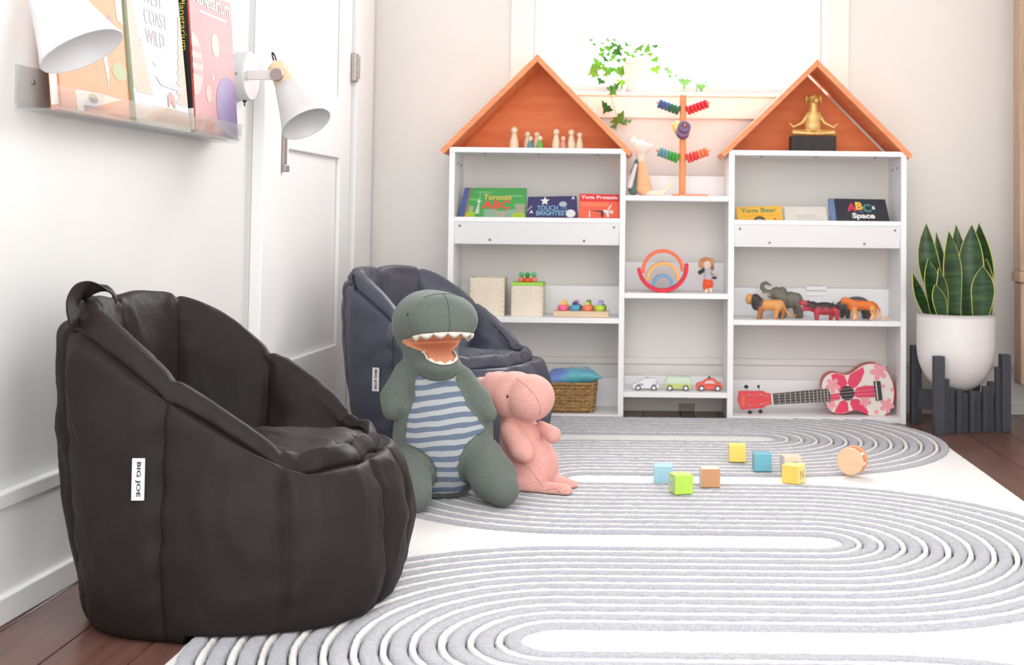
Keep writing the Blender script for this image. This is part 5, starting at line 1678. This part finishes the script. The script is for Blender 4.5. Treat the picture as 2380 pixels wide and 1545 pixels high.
def bag_tag(t, PTS, us, loc, rz, px, py, w, h):
    # nearest outer surface point to the pixel's ray
    d = ray(px, py).normalized()
    best = None
    for i in range(0, PTS.shape[0] - 1):
        for j in range(6, 40, 1):
            p = bag_world(loc, rz, PTS[i, j])
            v = p - CAM
            dist = (v - d * v.dot(d)).length
            if best is None or dist + 0.02 * v.dot(d) < best[0]:
                best = (dist + 0.02 * v.dot(d), i, j, p)
    _, i, j, p = best
    n = PTS.shape[0] - 1
    e1 = bag_world(loc, rz, PTS[(i + 4) % n, j]) - bag_world(loc, rz, PTS[(i - 4) % n, j])
    nrm = Vector((e1.y, -e1.x, 0)).normalized()
    if nrm.dot(CAM - p) < 0: nrm = -nrm
    ex = Vector((-nrm.y, nrm.x, 0))
    if ex.x < 0: ex = -ex
    ez = Vector((0, 0, 1))
    c = p + nrm * 0.004
    TLp = c - ex * w / 2 + ez * h / 2
    fn = quad_fn(TLp, TLp + ex * w, TLp + ex * w - ez * h, TLp - ez * h)
    tg = MB().prism([fn(0, 0), fn(1, 0), fn(1, 1), fn(0, 1)], -fn.n * 0.0014).build('brand_tag', M['tag'], t, world=True)
    text_on(fn, 'BIG JOE', (0.28, 0.08, 0.72, 0.92), M['ink'], tg, turn=-90, bold=0.03, off=0.0006)
bag_tag(bagA, PA, uA, bagA_loc, math.radians(-3), 328, 1110, 0.019, 0.064)
bag_tag(bagB, PB, uB, bagB_loc, math.radians(-20), 878, 876, 0.021, 0.064)
# carry handle of the near bag
def strap(parent, pts, wid, m, th=0.003):
    W = [PX(px, py, Y) for px, py, Y in pts]
    fine = []
    n = len(W)
    for k in range(n - 1):
        p0, p1, p2, p3 = W[max(k - 1, 0)], W[k], W[k + 1], W[min(k + 2, n - 1)]
        for j in range(6):
            t = j / 6
            fine.append(0.5 * ((2 * p1) + (p2 - p0) * t + (2 * p0 - 5 * p1 + 4 * p2 - p3) * t * t + (3 * p1 - p0 - 3 * p2 + p3) * t ** 3))
    fine.append(W[-1])
    cen = sum(W, Vector()) / n
    rows = []
    for i, p in enumerate(fine):
        t = (fine[min(i + 1, len(fine) - 1)] - fine[max(i - 1, 0)]).normalized()
        inward = (cen - Vector((0, 0, 0.02)) - p)
        wv = (Vector((0, 1, 0)) * 0.9 + inward.normalized() * 0.55)
        wv = (wv - t * wv.dot(t)).normalized()
        nn = t.cross(wv).normalized() * th
        rows.append([p, p + wv * wid * 0.5 + nn * 0.3, p + wv * wid, p + wv * wid + nn, p + wv * wid * 0.5 + nn * 1.3, p + nn, p])
    MB().grid(rows).build('handle_strap', m, parent, world=True, smooth=True)
strap(bagA, [(168, 765, 2.02), (158, 725, 2.02), (160, 690, 2.03), (178, 662, 2.05), (205, 654, 2.08), (235, 664, 2.11), (258, 684, 2.14), (268, 706, 2.15)], 0.036, M['bag_brown'])
strap(bagB, [(826, 672, 3.55), (818, 650, 3.56), (820, 638, 3.58), (832, 640, 3.6), (840, 652, 3.61)], 0.02, M['bag_blue'])

# ================================================================== DINOSAUR PLUSH
YX = 3.02
S = F / YX
dz = RUGZ
dn = thing('dinosaur_plush', 'grey-green stuffed dinosaur with an open toothy mouth and striped belly', 'soft toy', (PX(1050, 1150, YX).x, YX, dz))
d0 = dn.location.copy()
def q(px, py, y=0.0):
    p = PX(px, py, YX + y)
    return np.array((p.x - d0.x, y, p.z - dz))
GN = (104, 114, 106)
body = [('e', q(1030, 1010), (0.118, 0.098, 0.155), GN), ('e', q(1012, 890), (0.078, 0.07, 0.075), GN), ('c', q(1008, 900), q(1000, 820), 0.066, 0.06, GN),
        ('e', q(1000, 1110, 0.05), (0.10, 0.10, 0.075), GN),
        ('c', q(948, 868, -0.01), q(920, 925, -0.025), 0.034, 0.035, GN), ('c', q(920, 925, -0.025), q(912, 955, -0.045), 0.035, 0.021, GN), ('c', q(912, 945, -0.045), q(938, 945, -0.055), 0.022, 0.015, GN),
        ('c', q(1072, 880, -0.01), q(1110, 930, -0.03), 0.030, 0.029, GN), ('c', q(1110, 930, -0.03), q(1136, 962, -0.04), 0.029, 0.019, GN),
        ('c', q(955, 1085, -0.06), q(954, 1130, -0.13), 0.047, 0.047, GN), ('c', q(954, 1130, -0.13), q(962, 1150, -0.175), 0.046, 0.040, GN),
        ('c', q(1118, 1065, -0.04), q(1148, 1112, -0.095), 0.052, 0.052, GN), ('c', q(1148, 1112, -0.095), q(1168, 1138, -0.125), 0.050, 0.038, GN),
        ('c', q(1010, 1130, 0.10), q(1060, 1150, 0.24), 0.07, 0.025, GN)]
hA = math.radians(24)
HF = np.array((math.sin(hA), -math.cos(hA), 0))
HS = np.array((math.cos(hA), math.sin(hA), 0))
HR_ = np.stack([HS, -HF, np.array((0, 0, 1.0))], 1)
hc = q(1004, 752)
def HL(a, b, c):      # head frame: right, forward, up
    return hc + HS * a + HF * b + np.array((0, 0, c))
head = [('e', HL(-0.008, -0.01, 0.0), (0.084, 0.088, 0.080), GN, HR_), ('e', HL(0.0, 0.055, 0.018), (0.088, 0.075, 0.060), GN, HR_), ('e', HL(0.0, 0.10, 0.012), (0.078, 0.052, 0.055), GN, HR_),
        ('e', HL(0.0, 0.062, -0.090), (0.050, 0.060, 0.034), GN, HR_), ('c', HL(0, -0.005, -0.03), q(1002, 850), 0.06, 0.055, GN)]
fb_ = union(body, 0.011)
fh_ = union(head, 0.028)
def f_full(P):
    return smin(fb_(P), fh_(P), 0.012)
MC = HL(0.0, 0.022, -0.040)        # corner of the mouth
def f_cut(P):                      # the open wedge of the mouth
    d = P - MC
    fw = d @ HF
    up = d[:, 2]
    top = up - (0.004 + 0.22 * fw)
    bot = -(up + 0.004 + 0.40 * fw)
    lat = np.abs(d @ HS) - 0.2
    return np.maximum(np.maximum(smax(top, bot, 0.012), -fw - 0.012), lat)
def f_dino(P):
    return np.maximum(smax(f_full(P), -f_cut(P), 0.004), -P[:, 2])
lo, hi = bounds(body + head, 0.02)
V, Fc = snet(f_dino, lo, hi, 0.0052)
V[:, 2] = np.maximum(V[:, 2], 0)
plush_g = mat('dino_linen', GN, 0.95, var=(220, 0.12), bump=(650, 0.35, 0.0008), sheen=0.15)
mesh_obj('body', V.tolist(), Fc.tolist(), plush_g, dn, smooth=True)
# orange mouth lining: a thin shell along the cut
def f_lin(P):
    return np.maximum(np.maximum(f_full(P) + 0.0015, np.abs(f_cut(P)) - 0.0035), -P[:, 2])
lo2 = HL(0, 0.05, -0.06) - 0.16; hi2 = HL(0, 0.05, -0.06) + 0.16
sdf_part('mouth_lining', f_lin, lo2, hi2, 0.003, mat('mouth_peach', (234, 164, 126), 0.95, var=(200, 0.08), bump=(650, 0.3, 0.0008)), dn)
# striped belly
bc = q(1022, 1000, -0.06)
def f_belly(P):
    d = f_full(P) - 0.0028
    reg = np.minimum(sd_ell(P, q(1035, 1015, -0.10), (0.098, 0.10, 0.168)), sd_ell(P, q(1018, 905, -0.09), (0.062, 0.09, 0.062)))
    arms = union(body[4:9], 0.01)(P)
    legs = union([body[9], body[10], body[11], body[12]], 0.01)(P)
    return np.maximum(np.maximum(np.maximum(d, reg), -P[:, 2] + 0.01), np.maximum(np.maximum(-(arms - 0.010), -(legs - 0.011)), -(union(head[:4], 0.02)(P) - 0.003)))
def stripe_mat():
    m = mat('belly_stripes', (160, 170, 180), 0.95, bump=(650, 0.35, 0.0008))
    nt = m.node_tree
    tc = nt.nodes.new('ShaderNodeTexCoord')
    sp = nt.nodes.new('ShaderNodeSeparateXYZ')
    nz = nt.nodes.new('ShaderNodeTexNoise')
    nz.inputs['Scale'].default_value = 9
    nt.links.new(tc.outputs['Object'], sp.inputs[0])
    nt.links.new(tc.outputs['Object'], nz.inputs['Vector'])
    def math_(op, a, b):
        n = nt.nodes.new('ShaderNodeMath')
        n.operation = op
        for i, v in enumerate((a, b)):
            if v is None: continue
            if isinstance(v, (int, float)): n.inputs[i].default_value = v
            else: nt.links.new(v, n.inputs[i])
        return n.outputs[0]
    a = math_('MULTIPLY', nz.outputs['Fac'], 0.028)
    z = math_('ADD', sp.outputs['Z'], a)
    xx = math_('MULTIPLY', sp.outputs['X'], -0.10)
    z = math_('ADD', z, xx)
    z = math_('MULTIPLY', z, 2 * PI / 0.0238)
    z = math_('SINE', z, None)
    r = nt.nodes.new('ShaderNodeValToRGB')
    r.color_ramp.elements[0].position = 0.44
    r.color_ramp.elements[0].color = rgba((112, 126, 148))
    r.color_ramp.elements[1].position = 0.56
    r.color_ramp.elements[1].color = rgba((188, 191, 193))
    z2 = math_('MULTIPLY_ADD', z, 0.5)
    z2.node.inputs[2].default_value = 0.5
    nt.links.new(z2, r.inputs['Fac'])
    nz2 = nt.nodes.new('ShaderNodeTexNoise')
    nz2.inputs['Scale'].default_value = 260
    mx = nt.nodes.new('ShaderNodeMixRGB')
    mx.blend_type = 'MULTIPLY'
    mx.inputs[0].default_value = 0.25
    nt.links.new(r.outputs[0], mx.inputs[1])
    nt.links.new(nz2.outputs['Fac'], mx.inputs[2])
    nt.links.new(mx.outputs[0], nt.nodes['Principled BSDF'].inputs['Base Color'])
    return m
sdf_part('belly_panel', f_belly, q(900, 1190, -0.25), q(1170, 800, 0.02), 0.0042, stripe_mat(), dn, label='blue and pale grey striped belly')
# teeth along the two jaw edges
def surf_from(c, d):
    c = np.array(c); d = np.array(d) / np.linalg.norm(d)
    a, b = 0.0, 0.25
    ts = np.linspace(0, 0.25, 120)
    v = f_full(c + ts[:, None] * d)
    k = np.argmax(v > 0)
    return c + d * ts[k]
tm = mat('felt_teeth', (236, 230, 216), 0.9)
def teeth(nm, slope, off, sgn, angs, n, ln, cz=0.0):
    P0, P1 = [], []
    for k in range(n * 4 + 1):
        a = math.radians(angs[0] + (angs[1] - angs[0]) * k / (n * 4))
        c = MC + HF * 0.035 + np.array((0, 0, off + slope * 0.035))
        dv = HF * math.cos(a) + HS * math.sin(a) + np.array((0, 0, slope * math.cos(a)))
        p = surf_from(c, dv)
        outw = (HF * math.cos(a) + HS * math.sin(a))
        tooth = ln * (0.25 + 0.75 * abs(math.sin(PI * k / 4)))
        P0.append((p + outw * 0.001, p + outw * 0.0005 + np.array((0, 0, sgn * tooth)) - outw * 0.004 * (1 if sgn < 0 else 0.3)))
    rows = []
    for a, b in P0:
        a = Vector(a); b = Vector(b)
        o = Vector((0, 0, 0))
        mid = a.lerp(b, 0.5)
        nrm = (mid - Vector(MC))
        nrm.z = 0
        nrm = nrm.normalized() * 0.0045
        rows.append([a - nrm * 0.6, a + nrm * 0.4, mid + nrm * 0.5, b, mid - nrm * 0.6, a - nrm * 0.6])
    MB().grid(rows).build(nm, tm, dn, smooth=True)
teeth('upper_teeth', 0.22, 0.004, -1, (-62, 80), 7, 0.015)
teeth('lower_teeth', -0.40, -0.004, 1, (-80, 80), 8, 0.009)
ep = surf_from(HL(0, 0.03, 0.02), -HS * 0.78 + HF * 0.62 + np.array((0, 0, 0.1)))
MB().ellip(Vector(ep), (0.003, 0.003, 0.0032), 10, 8).build('eye', paint((52, 52, 50)), dn)
ep = surf_from(HL(0, 0.03, 0.02), HS * 0.88 + HF * 0.45 + np.array((0, 0, 0.1)))
MB().ellip(Vector(ep), (0.003, 0.003, 0.0032), 10, 8).build('eye', paint((52, 52, 50)), dn)
# stitched seams over the snout
smm = paint((74, 82, 76), 0.95)
def seam_line(nm, dirs, c):
    pts = [Vector(surf_from(c, d)) for d in dirs]
    MB().tube(pts, 0.0006, 6).build(nm, smm, dn, smooth=True)
cS = HL(0, 0.06, 0.015)
seam_line('snout_seam', [HF * math.cos(math.radians(e)) + np.array((0, 0, math.sin(math.radians(e)))) for e in range(-14, 62, 4)], cS)
seam_line('brow_seam', [HF * math.cos(math.radians(62)) + np.array((0, 0, math.sin(math.radians(62)))) + HS * s for s in np.linspace(0, -0.75, 9)], cS)
seam_line('brow_seam', [HF * math.cos(math.radians(62)) + np.array((0, 0, math.sin(math.radians(62)))) + HS * s for s in np.linspace(0, 0.75, 9)], cS)

# ================================================================== PINK HIPPO PLUSH
YH = 3.14
hp = thing('hippo_plush', 'pink stuffed hippo leaning on the dinosaur arm', 'soft toy', (PX(1235, 1150, YH).x, YH, dz))
h0 = hp.location.copy()
def q(px, py, y=0.0):
    p = PX(px, py, YH + y)
    return np.array((p.x - h0.x, y, p.z - dz))
PKC = (232, 172, 162)
pr = [('e', q(1160, 912), (0.054, 0.056, 0.052), PKC), ('e', q(1195, 918, -0.02), (0.066, 0.058, 0.058), PKC), ('e', q(1232, 924, -0.045), (0.060, 0.058, 0.057), PKC),
      ('c', q(1200, 975), q(1212, 1020), 0.040, 0.056, PKC), ('e', q(1232, 1085), (0.070, 0.066, 0.080), PKC), ('e', q(1218, 1125, 0.01), (0.064, 0.07, 0.042), PKC),
      ('c', q(1188, 1000, -0.035), q(1212, 1045, -0.072), 0.027, 0.028, PKC), ('c', q(1212, 1045, -0.072), q(1222, 1056, -0.082), 0.027, 0.020, PKC),
      ('c', q(1258, 990, -0.02), q(1284, 1010, -0.04), 0.013, 0.021, PKC),
      ('c', q(1215, 1130, -0.04), q(1270, 1142, -0.075), 0.036, 0.022, PKC), ('c', q(1270, 1142, -0.075), q(1312, 1142, -0.095), 0.023, 0.019, PKC),
      ('c', q(1275, 1118, 0.0), q(1328, 1130, -0.02), 0.024, 0.016, PKC)]
f_h = union(pr, 0.0065)
f_hg = lambda P: np.maximum(f_h(P), -P[:, 2])
lo, hi = bounds(pr, 0.015)
V, Fc = snet(f_hg, lo, hi, 0.0045)
V[:, 2] = np.maximum(V[:, 2], 0)
pink = mat('hippo_linen', PKC, 0.95, var=(200, 0.08), bump=(600, 0.35, 0.0008), sheen=0.15)
mesh_obj('body', V.tolist(), Fc.tolist(), pink, hp, smooth=True)
def surf_h(px, py):       # front surface point of the hippo under a pixel
    d = np.array(ray(px, py)); o = np.array(CAM) - np.array(h0)
    ts = np.linspace(2.7, 3.4, 700)
    v = f_h(o + ts[:, None] * d)
    k = np.argmax(v < 0)
    return Vector(o + ts[k] * d)
for px, py in ((1180, 921),):
    MB().ellip(surf_h(px, py), (0.0036, 0.0036, 0.004), 10, 8).build('eye', paint((120, 44, 36)), hp)
MB().ellip(q(1121, 884, -0.005), (0.019, 0.012, 0.009), 14, 8).build('ear', paint((236, 190, 182), 0.95), hp, smooth=True)
MB().ellip(q(1140, 872, 0.03), (0.015, 0.010, 0.008), 14, 8).build('ear', paint((232, 182, 174), 0.95), hp, smooth=True)
sm2 = paint((204, 136, 128), 0.95)
for pts in ([(1200, 880), (1225, 898), (1245, 920), (1256, 945), (1254, 970)], [(1204, 1065), (1228, 1085), (1250, 1115), (1268, 1140)], [(1268, 1140), (1290, 1135), (1308, 1150)]):
    P = []
    for k in range(len(pts) - 1):
        for j in range(4):
            a = j / 4
            P.append(surf_h(pts[k][0] * (1 - a) + pts[k + 1][0] * a, pts[k][1] * (1 - a) + pts[k + 1][1] * a))
    P = [p for p in P if p.length < 0.6]
    if len(P) > 2:
        MB().tube(P, 0.0011, 6).build('stitch_seam', sm2, hp, smooth=True)

# ================================================================== BLOCKS ON THE RUG
BS = 0.0455
def block(label, px, py, rz, c, faces=None, z=RUGZ):
    p = PZ(px, py, z)
    rot = math.radians(rz)
    ctr = p + Vector((math.sin(-rot) * -BS / 2 * -1, math.cos(rot) * BS / 2, 0)) if False else p + Matrix.Rotation(rot, 3, 'Z') @ Vector((0, BS / 2, 0))
    t = thing('toy_block', label, 'toy block', ctr, 'wooden toy blocks on the rug', rot)
    cc = {'front': c, 'left': c, 'right': c, 'top': c, 'back': c, 'bottom': c}
    cc.update(faces or {})
    names = list(cc)
    h = BS / 2
    vs_ = [(-h, -h, 0), (h, -h, 0), (h, h, 0), (-h, h, 0), (-h, -h, BS), (h, -h, BS), (h, h, BS), (-h, h, BS)]
    fs_ = {'bottom': (0, 3, 2, 1), 'top': (4, 5, 6, 7), 'front': (0, 1, 5, 4), 'right': (1, 2, 6, 5), 'back': (2, 3, 7, 6), 'left': (3, 0, 4, 7)}
    mats_ = [paint(cc[n], 0.4) for n in fs_]
    mesh_obj('cube', vs_, list(fs_.values()), None, t, mats=mats_, fm=list(range(6)), bevel=0.0016)
    Mw = Matrix.Translation(ctr) @ Matrix.Rotation(rot, 4, 'Z')
    def fn(side):
        def f(u, v, off=0.0):
            if side == 'front': l = Vector((-h + BS * u, -h - off, BS * v))
            elif side == 'right': l = Vector((h + off, -h + BS * u, BS * v))
            else: l = Vector((-h - off, h - BS * u, BS * v))
            return Mw @ l
        return f
    return t, fn
block('pale blue toy block half behind the green block', 1541, 1126, 0, (166, 210, 226), z=0.0126)
t, fn = block('lime green toy block, closest to the stuffed hippo foot', 1590, 1149, 19, (186, 228, 88), {'left': (196, 224, 140)})
f_ = fn('left')
poly_on(f_, ngon(0.5, 0.5, 0.3, 0.3, 24), paint((226, 236, 214)), t, 'letter_ring', 0.0006)
poly_on(f_, ngon(0.52, 0.5, 0.17, 0.17, 20), paint((186, 222, 130)), t, 'ring_hole', 0.001)
block('tan brown toy block beside the lime green one', 1652, 1133, 5, (206, 152, 108), {'top': (240, 214, 190), 'left': (236, 214, 196)})
block('plain yellow toy block, farthest from the lime one', 1714, 1074, -2, (252, 224, 110))
block('teal toy block between the two yellow blocks', 1773, 1096, 2, (106, 178, 196))
t, fn = block('bare wood toy block with a blue letter behind the yellow N block', 1843, 1102, 9, (238, 212, 186), {'left': (226, 214, 208)})
text_on(fn('front'), 'T', (0.25, 0.2, 0.78, 0.72), paint((120, 182, 204)), t, bold=0.06)
t, fn = block('yellow toy block with a pink letter N on its side', 1836, 1124, -30, (252, 208, 100), {'right': (250, 234, 140), 'top': (250, 236, 140)}, z=0.0126)
text_on(fn('right'), 'N', (0.25, 0.25, 0.75, 0.72), paint((214, 150, 150)), t)
# wooden disc rattle
p = PZ(1974, 1105, RUGZ)
axr = Vector((-0.47, -0.88, 0.0)).normalized()
rr = 0.0355
rl = thing('wooden_rattle', 'round wooden rattle of two discs standing on the rug', 'rattle', p + Vector((0.012, 0.02, 0)), 'none')
del rl['group']
c0 = p + Vector((0, 0, rr))
MB().lathe([(0, 0), (rr - 0.003, 0), (rr, 0.003), (rr, 0.009), (rr - 0.003, 0.012), (0, 0.012)], c0, -axr, 48).build('disc', mat('rattle_beech', (236, 194, 160), 0.5, var=(12, 0.05), stretch=(1, 1, 4)), rl, world=True, bevel=0.0005)
c1 = c0 - axr * 0.036 + Vector((0, 0, -0.0005))
MB().lathe([(0, 0), (rr - 0.003, 0), (rr, 0.003), (rr, 0.008), (rr - 0.003, 0.011), (0, 0.011)], c1, -axr, 48).build('disc', mat('rattle_orange', (238, 160, 116), 0.5, var=(12, 0.06), stretch=(1, 1, 4)), rl, world=True, bevel=0.0005)
side = Vector((0.88, -0.47, 0)).normalized()
for a in (0.62, -0.25, 2.4, -2.6):
    b = side * math.cos(a) * rr * 0.82 + Vector((0, 0, math.sin(a) * rr * 0.82))
    MB().lathe([(0.0038, 0.010), (0.0038, 0.018), (0.0055, 0.0215), (0.0038, 0.025), (0.0038, 0.04)], c0 + b, -axr, 14).build('peg', paint((246, 234, 226)), rl, world=True)
